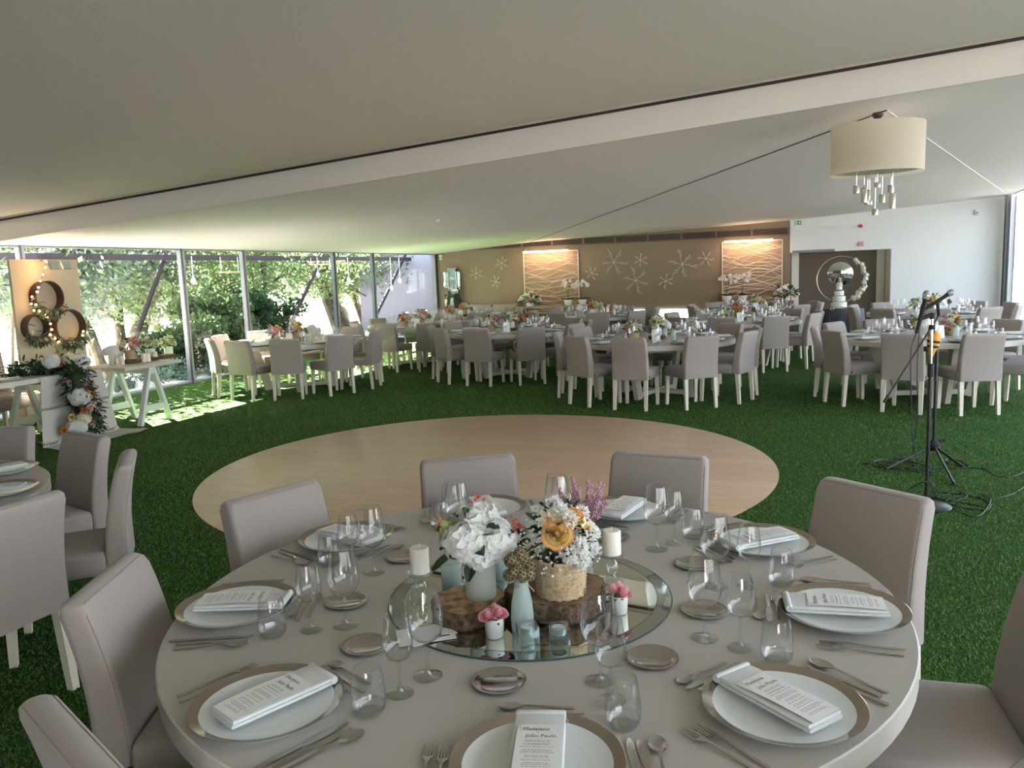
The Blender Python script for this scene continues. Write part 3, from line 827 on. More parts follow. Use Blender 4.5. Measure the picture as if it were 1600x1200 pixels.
# outer walls behind the camera
m = MB(); poly(m, [R(0, 14.25, 0), R(0, TEND, 0), R(0, TEND, 2.6), R(0, 14.25, 2.6)]); poly(m, [R(0, TB - .1, 2.3), R(0, 14.4, 2.3), R(0, 14.4, 2.6), R(0, TB - .1, 2.6)]); struct('wall_left', m, 'white_wall')
m = MB(); poly(m, [R(SW, TB, 3.3), R(SW, TEND, 3.3), R(SW, TEND, 3.6), R(SW, TB, 3.6)]); struct('wall_right', m, 'white_wall')
m = MB(); poly(m, [R(0, TEND, 0), R(10.6, TEND, 0), R(10.6, TEND, 3.35), R(0, TEND, 2.55)]); poly(m, [R(10.6, TEND, 2.6), R(SW, TEND, 2.6), R(SW, TEND, 3.6), R(10.6, TEND, 3.35)]); struct('wall_front', m, 'taupe_wall')
# windows
def window(n, p0, p1, z0a, z0b, zb, frame, header=True, depth=.12):
    o = O('window_%d' % n, None, kind='structure')
    d = (Vector(p1) - Vector(p0)).normalized()
    m = MB(); a, b = Vector(p0), Vector(p1)
    poly(m, [a + Vector((0, 0, .03)), b + Vector((0, 0, .03)), b + Vector((0, 0, z0b)), a + Vector((0, 0, z0a))]); m.build('window_pane', 'window_glass', o, smooth=False)
    m = MB(); m.beam(b, b + Vector((0, 0, z0b)), depth, .05, 0, d); m.build('mullion', frame, o, smooth=False)
    m = MB(); m.beam(a + Vector((0, 0, .015)), b + Vector((0, 0, .015)), .07, .03); m.beam(a + Vector((0, 0, z0a - .012)), b + Vector((0, 0, z0b - .012)), .07, .024); m.build('window_rail', frame, o, smooth=False)
lt = [14.25, 13.5, 10.42, 8.76, 5.53, 3.72, .1]
for i in range(6): window(i + 1, R(0, lt[i]), R(0, lt[i + 1]), 2.31, 2.31, 0, 'frame_grey')
m = MB(); m.beam(R(.02, .02, 0), R(.02, .02, 2.31), .12, .1, 0, U3); struct('trim_5', m, 'frame_dark')
m = MB()
for t in lt[1:-1]: m.beam(R(.045, t + .03, 0), R(.045, t + .03, 2.31), .03, .025, 0, U3)
struct('trim_6', m, 'frame_dark')
def zr(t): return 3.03 + (zc(SW) - 3.03) * min(t, TB) / TB
rtt = [.62, 2.6, 4.9, 7.2, 9.5, 11.8, 14.1, 17., 20., 23.4, 26.9]
for i in range(10): window(7 + i, R(SW, rtt[i]), R(SW, rtt[i + 1]), zr(rtt[i]), zr(rtt[i + 1]), 0, 'frame_white')
for i in range(3): window(17 + i, R(10.6 + 1.31 * i, TEND), R(10.6 + 1.31 * (i + 1), TEND), 2.6, 2.6, 0, 'frame_white')
for k, t in enumerate((.06, .17, .28, .39, .52)):
    m = MB(); m.beam(R(SW - .02 - .05 * (k % 2), t, 0), R(SW - .02 - .05 * (k % 2), t, zr(t)), .09, .045, 0, U3); struct('window_frame_%d' % (k + 1), m, ['frame_white', 'frame_grey'][k % 2])
m = MB(); poly(m, [R(SW + .03, 0, 0), R(SW + .03, .62, 0), R(SW + .03, .62, 3.04), R(SW + .03, 0, 3.03)]); struct('window_frame_6', m, 'frame_white')
# dance floor
m = MB(); m.lathe([(0, .006), (2.482, .006), (2.49, .003), (2.49, 0)], 128); struct('floor_dance', m, 'dance_wood', loc=(-.241, 7.165, 0), rot=(0, 0, RZ), smooth=True)
# outside
m = MB(); m.box(-70, 60, -60, 90, -.3, -.06); struct('ground', m, 'out_ground')
m = MB(); poly(m, [R(-.05, -.02, -.06), R(-2.55, -.02, -.06), R(-2.55, -.02, 3.2), R(-.05, -.02, 3.2)]); poly(m, [R(-2.55, -.02, -.06), R(-2.55, -.3, -.06), R(-2.55, -.3, 3.2), R(-2.55, -.02, 3.2)]); struct('wall_outside', m, 'lavender_wall')
m = MB(); m.box(0, 1, 0, 1, 0, 1)
m = MB(); m.beam(R(-.25, 18, -.03), R(-.25, 0, -.03), .2, .05); struct('kerb', m, 'kerb_stone')
m = MB(); poly(m, [R(SW + .1, -8, -.03), R(SW + 40, -8, -.03), R(SW + 40, 60, -.03), R(SW + .1, 60, -.03)]); struct('added_dark_ground', m, 'dark_ground')  # added ground, kept dark so less light bounces up to the ceiling
m = MB(); m.beam(R(-.75, 18.5, 2.2), R(-.75, .1, 2.2), .09, .1); struct('ceiling_beam_outside', m, 'maroon_steel')
for (x0, y0, x1, y1) in ((262, 388, 208, 540), (505, 398, 452, 512), (656, 399, 604, 510)):
    a = PS(x0, y0, -.87); b = PS(x1, y1, -.87); b = a + (b - a) * (a.z + .05) / (a.z - b.z)
    dt = max(0, .14 - min(ST(a)[1], ST(b)[1])); a -= U3 * dt; b -= U3 * dt
    m = MB(); m.tube([a, b], .042, 12); o = m.build('diagonal_brace', 'maroon_steel', cat='steel brace', group='diagonal steel braces outside the windows', label='maroon steel diagonal brace leaning outside the glass, %s' % {262: 'behind the log display table', 505: 'before the big forked trunk', 656: 'against the lavender wall'}[x0])
# ------------------------------------------------------------------ planting outside
def leaves_np(centres, radii, per, size, seed, sq=.8):
    g = np.random.default_rng(seed); C = []; 
    for c, r_ in zip(centres, radii):
        d = g.normal(size=(per, 3)); d /= np.linalg.norm(d, axis=1)[:, None]
        rr = r_ * g.uniform(.25, 1, size=(per, 1)) ** .6
        C.append(np.array(c)[None] + d * rr * np.array([1, 1, sq]))
    C = np.concatenate(C); n = len(C)
    a = g.normal(size=(n, 3)); a /= np.linalg.norm(a, axis=1)[:, None]
    b = np.cross(a, g.normal(size=(n, 3))); b /= np.linalg.norm(b, axis=1)[:, None]
    s = size * g.uniform(.6, 1.3, size=(n, 1))
    Vv = np.stack([C - a * s * .55, C + b * s * .26, C + a * s * .6, C - b * s * .26], 1).reshape(-1, 3)
    return Vv, n
def quads(name, Vv, n, material, parent=None, **kw):
    me = bpy.data.meshes.new(name)
    me.vertices.add(len(Vv)); me.vertices.foreach_set('co', Vv.astype(np.float32).ravel())
    k = len(Vv) // n
    me.loops.add(len(Vv)); me.loops.foreach_set('vertex_index', np.arange(len(Vv), dtype=np.int32))
    me.polygons.add(n); me.polygons.foreach_set('loop_start', np.arange(0, len(Vv), k, dtype=np.int32))
    me.update(calc_edges=True); me.validate()
    me.materials.append(MATS[material])
    return O(name, me, parent, **kw)
def branchy(base, top, r0, r, seed, nb=7, spread=1.6):
    """trunk path plus limbs; returns (MB, tips)"""
    m = MB(); base, top = Vector(base), Vector(top); N = 9; pts = []; d = top - base
    side = Vector((d.y, -d.x, 0)) if Vector((d.x, d.y)).length > .2 else Vector((1, 0, 0))
    ph = r.uniform(0, 6)
    for i in range(N + 1):
        f = i / N; pts.append(base + d * f + Vector((r.uniform(-.05, .05), r.uniform(-.05, .05), 0)) + side.normalized() * sin(ph + f * 5) * .1)
    m.tube(pts, [r0 * (1.15 - .75 * i / N) for i in range(N + 1)], 9)
    tips = [pts[-1]]
    for k in range(nb):
        f = r.uniform(.35, .95); p = base + d * f; p = pts[int(f * N)]
        a = r.uniform(0, 6.28); e = r.uniform(.5, 1) * spread
        q = p + Vector((cos(a) * e, sin(a) * e, r.uniform(.5, 1.4) * e * .8))
        mid = p.lerp(q, .5) + Vector((r.uniform(-.15, .15), r.uniform(-.15, .15), r.uniform(0, .2)))
        rb = r0 * (1.1 - .75 * f) * .5
        m.tube([p, mid, q], [rb, rb * .7, rb * .35], 6); tips += [q, mid.lerp(q, .5)]
        for _ in range(2):
            b2 = r.uniform(0, 6.28); q2 = mid + Vector((cos(b2), sin(b2), r.uniform(.2, .9))) * e * .55
            m.tube([mid, mid.lerp(q2, .5) + Vector((0, 0, .06)), q2], [rb * .55, rb * .4, rb * .2], 5); tips.append(q2)
    return m, tips
def tree(px, py, s, topoff, h, r0, seed, label, crown='foliage', per=420, size=.13, crad=1.15, nb=8, extra=(), low=None):
    f_ = min(1, 3.1 / h); h *= f_; topoff = (topoff[0] * f_, topoff[1] * f_); per = int(per * .3); crad *= 1.35; low = low if low is None else min(low, 1.6)
    r = random.Random(seed)
    b = PS(px, py, s); b.z = -.08
    t = O('tree', None, cat='tree', loc=b, label=label, group='trees outside the windows')
    top = Vector((topoff[0] * U3.x + topoff[1] * V3.x, topoff[0] * U3.y + topoff[1] * V3.y, h))
    m, tips = branchy((0, 0, 0), top, r0, r, seed, nb)
    m.build('trunk', 'trunk', t)
    cs = [tuple(p) for p in tips if p.z > (low or h * .52)] + [tuple(e) for e in extra]
    for i in range(int(len(cs) * .8)):
        c = r.choice(cs[:len(tips)]); cs.append((c[0] + r.uniform(-.7, .7), c[1] + r.uniform(-.7, .7), c[2] + r.uniform(-.5, .35)))
    Vv, n = leaves_np(cs, [crad * r.uniform(.6, 1.2) for _ in cs], per, size, seed)
    quads('crown', Vv, n, crown, t)
    return t
tree(165, 570, -2.6, (-.6, -.9), 4.2, .10, 1, 'slender leafy tree beside the backdrop panel with hoops', 'foliage', 300, .12, .7)
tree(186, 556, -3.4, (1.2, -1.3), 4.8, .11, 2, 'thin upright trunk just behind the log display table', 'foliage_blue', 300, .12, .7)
tree(207, 545, -4.2, (1.5, .3), 5.2, .2, 3, 'thick leaning trunk directly behind the log display table', 'foliage', 320, .13, .85, 10)
tree(312, 556, -3.6, (-1.7, -.2), 4.2, .11, 4, 'bare forked tree beside the first broad window post', 'foliage', 220, .12, .6, 9)
tree(408, 535, -2.2, (.2, .1), 4.6, .075, 6, 'straight thin ivy-clad trunk in the second broad window bay', 'foliage', 260, .11, .55, 8)
tree(360, 560, -4.6, (.2, .2), 4.4, .09, 7, 'broad leafy young tree filling the bay of the hanging swing', 'foliage', 520, .13, .8, 12, low=.7)
tree(532, 520, -3.0, (1.8, -2.4), 5.6, .27, 8, 'biggest trunk, leaning with a fork, seen through the glass', 'foliage', 330, .13, .85, 10, low=2.3)
tree(570, 505, -3.2, (.6, -1.0), 5.2, .12, 9, 'curved mossy trunk next to the lavender wall', 'foliage', 430, .12, .75, 9, low=2.0)
tree(551, 508, -4.4, (.2, -.9), 2.6, .09, 10, 'short crooked trunk between the big trunk and the curved one', 'foliage', 120, .1, .4, 4)
tree(596, 500, -2.0, (.1, 0), 4.6, .06, 11, 'ivy-covered post-thin trunk touching the lavender wall edge', 'foliage', 330, .1, .55, 7)
tree(60, 575, -2.8, (0, -.4), 4.4, .12, 12, 'bushy blue-green tree behind the backdrop panel with hoops', 'foliage_blue', 520, .12, .95, 10, low=1.)
tree(-60, 590, -2.4, (0, -.3), 4.4, .12, 13, 'bushy tree beyond the end window past the sweetheart chair', 'foliage', 420, .12, .95, 10)
for k, (x, s, h) in enumerate(((150, -7.5, 4.5), (245, -8.5, 5.), (330, -8, 4.6), (395, -7.5, 4.2))):
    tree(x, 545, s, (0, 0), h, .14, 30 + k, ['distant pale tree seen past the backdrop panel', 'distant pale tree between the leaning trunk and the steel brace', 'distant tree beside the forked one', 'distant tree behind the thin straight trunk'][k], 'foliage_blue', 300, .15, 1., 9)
def shrub(px, py, s, h, rad, seed, label, mt, n=14, per=420, size=.1):
    r = random.Random(seed); b = PS(px, py, s); b.z = -.08
    t = O('shrub', None, cat='shrub', loc=b, label=label, group='shrubs outside the windows')
    m = MB()
    cs = []
    for i in range(n):
        a = r.uniform(0, 6.28); q = Vector((cos(a) * rad * r.uniform(.1, .9), sin(a) * rad * r.uniform(.1, .9), h * r.uniform(.25, .9))); cs.append(tuple(q))
        m.tube([(0, 0, 0), q * .5 + Vector((0, 0, .1)), q], [.02, .014, .006], 5)
    m.build('stems', 'trunk', t)
    Vv, nn = leaves_np(cs, [rad * .45 * r.uniform(.7, 1.2) for _ in cs], per, size, seed); quads('foliage', Vv, nn, mt, t)
shrub(300, 590, -1.5, 1.0, .8, 21, 'mid-green shrub beside the first broad window post', 'foliage')
shrub(345, 585, -1.7, 1.5, .9, 22, 'taller yellow-green shrub beneath the hanging swing', 'foliage', 18)
shrub(425, 570, -1.9, 1.3, .85, 23, 'dark rounded shrub behind the sunlit round table', 'foliage_dark', 18)
shrub(270, 600, -1.4, .8, .6, 24, 'small shrub behind the end of the log display table', 'foliage_dark')
shrub(386, 577, -2.1, 1.6, .8, 25, 'dark leafy shrub between two window posts', 'foliage_dark', 18)
shrub(640, 545, -1.3, .5, .5, 26, 'low clump at the foot of the lavender wall', 'foliage_dark', 8, 250)
cs, rr = [], []
r = random.Random(77)
for i in range(150):
    t = r.uniform(.3, 17.5); cs.append(tuple(R(-1.0 + r.uniform(-.45, .5), t, r.uniform(0, .26)))); rr.append(r.uniform(.14, .26))
Vv, n = leaves_np(cs, rr, 330, .055, 5, .7)
quads('grass', Vv, n, 'juniper', label='low blue-green ground cover along the foot of the windows', cat='ground cover', kind='stuff')
# blades of the artificial turf where it is seen close up
g = np.random.default_rng(3)
N = 450000
d_ = 1.0 + 13.5 * g.uniform(0, 1, N) ** 1.75; x_ = g.uniform(-.74, .86, N) * (d_ + .6)
keep = (((x_ + .241) ** 2 + (d_ - 7.165) ** 2) > 2.492 ** 2) & (((x_ - .037) ** 2 + (d_ - 2.317) ** 2) > .8 ** 2)
s_r = (x_ - CN.x) * V.x + (d_ - CN.y) * V.y; keep &= (s_r > .06) & (s_r < SW - .06)
x_, d_ = x_[keep], d_[keep]; n = len(x_)
h = .015 * g.uniform(.5, 1.2, n) * (1 - .45 * (d_ / 14)); a = g.uniform(0, 6.283, n); ln = h * g.uniform(.2, 1.1, n); b_ = g.uniform(0, 6.283, n); wd = .0016 + .00045 * d_
Vv = np.empty((n, 3, 3)); 
Vv[:, 0] = np.stack([x_ - np.cos(a) * wd, d_ - np.sin(a) * wd, np.full(n, .0002)], 1); Vv[:, 1] = np.stack([x_ + np.cos(a) * wd, d_ + np.sin(a) * wd, np.full(n, .0002)], 1)
Vv[:, 2] = np.stack([x_ + np.cos(b_) * ln, d_ + np.sin(b_) * ln, h], 1)
quads('turf_grass', Vv.reshape(-1, 3), n, 'turf_blade', label='short green blades of the artificial turf floor', cat='artificial grass', kind='stuff')
# ------------------------------------------------------------------ hanging things outside
for k, (px, py, s) in enumerate(((302, 436, -.6), (497, 428, -.6), (545, 436, -.6), (612, 448, -.45), (625, 437, -.45))):
    p = PS(px, py, s); t = O('hanging_bulb', None, cat='hanging ornament', loc=p, group='glass drops hanging outside', label='clear glass drop on a white cord, ' + ['in the second bay from the backdrop panel', 'under the slanting swing bar by the forked trunk', 'hanging before the curved mossy trunk', 'lower of the pair before the lavender wall', 'higher of the pair before the lavender wall'][k])
    m = MB(); m.lathe([(0, -.11), (.03, -.09), (.05, -.05), (.045, -.01), (.02, .03), (.008, .06)], 14); m.build('drop', 'rope', t)
    m = MB(); m.tube([(0, 0, .05), (0, 0, 2.22 - p.z)], .008, 5); m.build('cord', 'rope', t)
for k, (a, b) in enumerate((((344, 425.5), (374, 422)), ((484, 413), (517, 410.5)))):
    A, B = PS(*a, -.55), PS(*b, -.55); B.z = A.z
    t = O('swing', None, cat='swing', label=['pale wooden swing bar hanging before the leafy young tree', 'pale wooden swing bar hanging before the forked trunk'][k], group='wooden swing bars outside')
    m = MB(); m.beam(A, B, .05, .03); m.build('bar', 'swing_wood', t)
    for q in (A.lerp(B, .06), A.lerp(B, .94)):
        m = MB(); m.tube([q, (q.x, q.y, 2.21)], .006, 5); m.build('rope', 'rope', t)
# ------------------------------------------------------------------ tables
TABLES = {
 'mirror': (Vector((.037, 2.317)), None, 'the mirror-centred table', 0),
 'edge': (Vector((-3.3, 3.6)), [-25, 12, 47, 82, 117, 148, 184, 220, 256, 297], 'the half-seen table by the garland', 1),
 'sun': (Vector((-3.38, 12.9)), [-150, -115, -83, -48, -12, 24, 60, 96, 132, 170], 'the sunlit table by the windows', 2),
 'lav': (Vector((-1.72, 15.78)), [-113, -78, -42, -6, 30, 66, 102, 138, 174, -148], 'the table by the lavender wall window', 2),
 'mid': (Vector((.0, 13.5)), [-147, -113, -76, -40, -4, 32, 68, 104, 140, 176], 'the table straight past the dance floor', 2),
 'dance': (Vector((1.94, 10.85)), [-148, -114, -76, -42, -8, 27, 62, 98, 134, 170], 'the table nearest the dance floor', 2),
 'lattice': (Vector((3.9, 13.9)), [-151, -116, -80, -43, -8, 28, 64, 100, 136, 172], 'the table ahead of the lattice panel', 2),
 'cake': (Vector((5.08, 16.95)), [-137, -101, -65, -29, 7, 43, 79, 115, 151, -173], 'the table next to the cake stand', 2),
 'snow': (Vector((1.75, 17.0)), [-128, -92, -56, -20, 16, 52, 88, 124, 160, -164], 'the table before the snowflake wall', 2),
 'column': (Vector((-1.05, 18.7)), [-110, -74, -38, -2, 34, 70, 106, 142, 178, -146], 'the table by the mirrored column', 2),
 'mic': (Vector((5.1, 9.85)), [-168, -129, -95, -51, -15, 21, 57, 91, 124, 157], 'the table behind the microphones', 2),
 'wall': (Vector((7.35, 14.2)), [-150, -114, -78, -42, -6, 30, 66, 102, 138, 174], 'the table by the white wall', 2),
}
MAIN_A = [-91, -135, -177, 140.5, 101, 63.5, 23.3, -15.3, -53.5]
C0 = TABLES['mirror'][0]
ZT = .75
rs = random.Random(42)
def pol(c, r, a): return Vector((c.x + r * cos(radians(a)), c.y + r * sin(radians(a)), 0))
def inward(a): return radians(a) + pi / 2          # local +y looks to the table's centre
def local(c, a, x, y, z):
    """place coordinates of the diner at angle a: x to his right hand, y towards the centre (0 at the centre)"""
    q = inward(a); return Vector((c.x + x * cos(q) - y * sin(q), c.y + x * sin(q) + y * cos(q), z))
def seat_chairs(c, angs, phrase, rr=1.272, jit=2.5, turn={}):
    hs = hours(angs)
    for a, h in zip(angs, hs):
        r_ = rr if not isinstance(rr, dict) else rr.get(a, 1.275)
        p = pol(c, r_, a)
        CHAIR.put(p, inward(a) + radians(rs.uniform(-jit, jit) + turn.get(a, 0)), 'taupe fabric dining chair, %s o\'clock seat of %s' % (h, phrase), 'chairs at ' + phrase)
    return hs
def lay(c, a, hour, phrase, full):
    where = "%s o'clock place of %s" % (hour, phrase)
    q = inward(a); j = rs.uniform(-.01, .01)
    pl, nk = (PLATE, NAPKIN) if full else (PLATE_F, NAPKIN_F)
    pr = .866 + j
    pl.put(pol(c, pr, a) + Vector((0, 0, ZT + .0002)), rs.uniform(0, 6), 'white plate with platinum rim, ' + where, 'plates on ' + phrase)
    aj = q + radians(rs.uniform(-5, 5))
    nk.put(pol(c, pr - .012, a) + Vector((0, 0, ZT + .0216)), aj, 'folded white napkin on plate, ' + where, 'napkins on ' + phrase)
    G = (LARGE, SMALL, TUMB) if full else (LARGE_F, SMALL_F, TUMB_F)
    for g_, r_, da, nm, gr in ((G[0], .55, 15.5, 'larger wine glass', 'larger wine glasses'), (G[1], .643, 15.2, 'smaller wine glass', 'smaller wine glasses'), (G[2], .738, 14.8, 'stemless water tumbler', 'water tumblers')):
        g_.put(pol(c, r_ + rs.uniform(-.006, .006), a + da + rs.uniform(-.7, .7)) + Vector((0, 0, ZT + .0002)), 0, '%s, %s' % (nm, where), gr + ' on ' + phrase)
    return where, q, aj, pr
for key, (c, angs, phrase, lvl) in TABLES.items():
    if key == 'mirror': continue
    TABLE.put((c.x, c.y, 0), rs.uniform(0, 1.5), 'round pale table with trestle legs, ' + phrase, 'round banquet tables')
    if key == 'edge':
        hs = hours(angs)
        for a, h in list(zip(angs, hs))[:4] + [(297, hs[9])]:
            a_, r_, tn = {-25: (-20.6, 1.367, 0), 12: (12, 1.38, 10), 47: (49, 1.25, 4), 82: (84, 1.29, 0)}.get(a, (a, 1.3, 0))
            CHAIR.put(pol(c, r_, a_), inward(a_) + radians(tn), "taupe fabric dining chair, %s o'clock seat of %s" % (h, phrase), 'chairs at ' + phrase)
        for a, h in list(zip(angs, hs))[:3]: lay(c, a, h, phrase, True)
        continue
    hs = seat_chairs(c, angs, phrase)
    for a, h in zip(angs, hs): lay(c, a, h, phrase, False)
# ------------------------------------------------------------------ the front table
ph0 = TABLES['mirror'][2]
tb = TABLE.put((C0.x, C0.y, 0), .2, 'round pale laminate table laid around a round mirror', 'round banquet tables')
hs0 = seat_chairs(C0, MAIN_A, ph0, {-91: 1.27, -135: 1.205, -177: 1.175, 140.5: 1.25, 101: 1.265, 63.5: 1.30, 23.3: 1.325, -15.3: 1.35, -53.5: 1.3}, 0, {23.3: 9})
bread = {-91: (.536, -100), -135: (.54, -144.8), -177: (.551, -178.1), 140.5: (.549, 140.3), 101: (.587, 95.8), 63.5: (.56, 58), 23.3: (.556, 19.2), -15.3: (.501, -20), -53.5: (.522, -57.4)}
for i, (a, h) in enumerate(zip(MAIN_A, hs0)):
    where, q, aj, pr = lay(C0, a, h, ph0, True)
    MENU.put(pol(C0, pr + .0, a) + Vector((0, 0, ZT + .0402)), aj + radians(rs.uniform(-3, 3)), 'printed menu card on the napkin, ' + where, 'menu cards on the front table')
    BREAD.put(pol(C0, *bread[a]) + Vector((0, 0, ZT + .0002)), 0, 'small round silver bread plate, ' + where, 'silver bread plates')
    def cut(P_, x, y, rz, nm, gr, z=.0): P_.put(local(C0, a, x, y, ZT + .0004 + z), q + rz + radians(rs.uniform(-3, 3)), '%s, %s' % (nm, where), gr)
    y0 = -.885
    cut(FORK, -.188, y0 + .0, 0, 'outer-size dinner fork beside the plate', 'forks'); cut(FORK, -.216, y0 + .01, 0, 'second dinner fork, outer of the pair', 'forks')
    cut(KNIFE, .187, y0, 0, 'dinner knife beside the plate', 'knives'); cut(KNIFE2, .21, y0 + .01, 0, 'shorter knife between knife and spoon', 'knives'); cut(SPOON, .238, y0 + .015, 0, 'soup spoon outermost beside the plate', 'spoons')
    cut(SPOON2, .0, -.645, pi / 2, 'dessert spoon above the plate', 'spoons'); cut(KNIFE2, .01, -.672, pi / 2, 'dessert knife above the plate', 'knives'); cut(FORK2, .015, -.694 + .0, -pi / 2, 'dessert fork above the plate', 'forks')
# mirror and centrepiece
t = O('mirror_plate', None, cat='mirror', loc=(C0.x - .008, C0.y - .012, ZT), label='large round mirror with a slanted rim lying under the flowers', group=None)
m = MB(); m.lathe([(0, .006), (.373, .006)], 96); m.build('mirror_face', 'mirror', t)
m = MB(); m.lathe([(.373, .0061), (.412, .0045), (.4155, .0025), (.414, .0003), (0, .0003)], 96); m.build('bevelled_rim', 'mirror_bevel', t, angle=20)
m = MB(); m.lathe([(.3722, .00605), (.3722, .0064), (.3742, .0064), (.3742, .0058)], 96); m.lathe([(.413, .0042), (.414, .0046), (.4162, .0036), (.416, .0003)], 96); m.build('dark_line', 'mirror_dark', t)
MZ = ZT + .0068
def at(px, py, z): p = PZ(px, py, z); return p
def put(o, px, py, z, rz=0, dx=0, dy=0):
    p = PZ(px, py, z); o.location = (p.x + dx, p.y + dy, z); o.rotation_euler = (0, 0, rz); return o
WS1 = put(tag(make_wood_slice(.135, .058, 1, 'cut_wood'), 'thick bark-edged log slice under the wicker basket', None, 'wood slices on the mirror'), 872, 948, MZ)
WS2 = put(tag(make_wood_slice(.104, .05, 2, 'cut_wood_pale'), 'paler bark-edged log slice under the hydrangea jar', None, 'wood slices on the mirror'), 733, 961, MZ)
BASK = put(tag(make_flower_basket(), 'wicker basket of roses, chrysanthemums and white filler on a log slice'), 877, 925, MZ + .0615, .0)
HYD = put(tag(make_hydrangea_jar(), 'frosted jar of big white hydrangeas on the paler log slice'), 752, 931, MZ + .0535)
BUD = put(tag(make_bud_vase(), 'pale frosted bottle of round seed pods tied with twine'), 817, 984, MZ)
p1 = make_rose_pot(); P_ROSE = Proto(p1)
a_ = PZ(773, 994, MZ); P_ROSE.put((a_.x, a_.y, MZ), 0, 'white pot of pink blooms beside the frosted bottle', 'pots of pink blooms')
a_ = PZ(967, 957, MZ); P_ROSE.put((a_.x, a_.y, MZ), 1.9, 'white pot of pink blooms beyond the big wine glass', 'pots of pink blooms')
P_TEA, P_TL = Proto(make_tealight_cube()), Proto(make_tealight())
for k, (x, y) in enumerate(((825, 1003), (874, 1005))):
    a_ = PZ(x, y, MZ); P_TEA.put((a_.x, a_.y, MZ), .25 - k * .2, ['glass cube tea light beside the frosted bottle foot', 'glass cube tea light set apart before the log slice'][k], 'glass cube tea lights')
    P_TL.put((a_.x, a_.y, MZ), k, ['white tea light inside the glass cube beside the frosted bottle', 'white tea light inside the glass cube before the log slice'][k], 'tea lights')
P_HOLD, P_CAND = Proto(make_holder()), Proto(make_candle())
for k, (x, y) in enumerate(((659, 938), (957, 908))):
    a_ = PZ(x, y, MZ if k == 0 else MZ)
    P_HOLD.put((a_.x, a_.y, MZ), 0, ['clear glass candlestick beside the hydrangea jar', 'clear glass candlestick beside the wicker basket'][k], 'clear glass candlesticks')
    P_CAND.put((a_.x, a_.y, MZ + .0868), k, ['cream pillar candle standing by the hydrangeas', 'cream pillar candle standing by the wicker basket'][k], 'cream pillar candles')
HEA = put(tag(make_heather(), 'frosted vase of pink heather behind the wicker basket'), 912, 884, MZ)
def jar(name, label, px, py, z, r_, h_, mt, cat='jar', group=None):
    m = MB(); m.lathe([(0, .0003), (r_ - .002, .0003), (r_, .004), (r_, h_), (r_ - .003, h_), (r_ - .004, .01), (0, .01)], 28)
    return put(m.build(name, mt, cat=cat, label=label, group=group), px, py, z)
jar('glass_jar', 'pale green frosted jar half hidden behind the hydrangeas', 706, 922, MZ, .03, .085, 'frost_blue')
jar('glass_jar', 'low frosted jar between hydrangea jar and basket', 778, 903, MZ, .03, .08, 'frost_blue')
m = MB(); m.box(-.035, .035, -.012, .012, .0003, .03); m.box(-.028, .028, -.006, .006, .03, .045); o = m.build('number_stand', 'silver', cat='table stand', label='small silver stand behind the hydrangea jar'); put(o, 807, 868, ZT + .0066)
# loose cards under the glasses
t = O('paper_card', None, cat='paper', label='white printed leaflets lying half on the mirror edge'); p = PZ(665, 992, .757)
t.location = (p.x, p.y, .7575); t.rotation_euler = (0, 0, .25)
m = MB(); m.box(-.075, .075, -.05, .05, .0006, .0014); m.build('sheet', 'card', t, smooth=False)
m = MB(); m.T = Matrix.Rotation(.35, 4, 'Z'); m.box(-.06, .07, -.05, .04, .0016, .0024); m.build('sheet', 'card', t, smooth=False)
m = MB(); m.box(.02, .06, -.03, -.024, .0025, .0028); m.box(.03, .04, -.02, -.012, .0025, .0028); m.build('printed_text', 'ink', t, smooth=False)
# ------------------------------------------------------------------ centrepieces on the other tables
def small_bouquet(name, seed, base, cols, Rr=.1, h=.15, leafm='leaf'):
    r = random.Random(seed); t = O(name, None, cat='flower arrangement')
    if base == 'basket': make_basket(t)
    else:
        m = MB(); m.lathe([(0, 0), (.05, 0), (.055, .01), (.06, .1), (.055, .1), (.05, .03), (0, .03)], 24); m.build('pot', base, t)
    c = Vector((0, 0, h))
    m = MB(); leaf_ball(m, c, Rr * 1.05, 60, .05, .026, 0, r, -.5); m.build('leaves', leafm, t)
    for k, d in enumerate(fib(20, -.25, 1)):
        cl = cols[k % len(cols)]; m = MB()
        if k % 3 == 0: rose(m, c + d * Rr * .9, .032, d, 0, None, r); m.build('rose', cl, t)
        else: pompon(m, c + d * Rr * .95, .03, 30, 0, r, d); m.build('chrysanthemum', cl, t)
    return t
B1 = Proto(small_bouquet('flower_basket', 21, 'basket', ['white_petal', 'orange_petal', 'cream_petal', 'pink_petal', 'green_petal'], .11))
B2 = Proto(small_bouquet('flower_pot', 22, 'ceramic', ['green_petal', 'white_petal', 'cream_petal'], .1))
B3 = Proto(small_bouquet('flower_basket', 23, 'basket', ['orange_petal', 'rose_petal', 'yellow_petal', 'berry_orange', 'white_petal'], .105, .15, 'leaf_grey'))
def hyd_far():
    t = O('hydrangea_jar', None, cat='flower arrangement'); r = random.Random(9)
    m = MB(); m.lathe([(0, 0), (.042, 0), (.043, .12), (.035, .12), (0, .1)], 20); m.build('frosted_jar', 'frost', t)
    m = MB(); hydrangea(m, (-.02, 0, .17), .075, 60, 0, r, -.6, .026); m.build('hydrangea', 'white_petal', t)
    m = MB(); hydrangea(m, (.06, .02, .16), .055, 45, 0, r, -.6, .026); m.build('hydrangea', 'white_petal', t)
    return t
HF = Proto(hyd_far())
m = MB(); m.add([(-.055, 0, 0), (.055, 0, 0), (.055, .03, .15), (-.055, .03, .15)], [(0, 1, 2, 3)]); m.add([(-.055, .06, 0), (.055, .06, 0), (.055, .032, .15), (-.055, .032, .15)], [(0, 1, 2, 3)])
CARD = Proto(m.build('table_card', 'card', cat='table card', smooth=False))
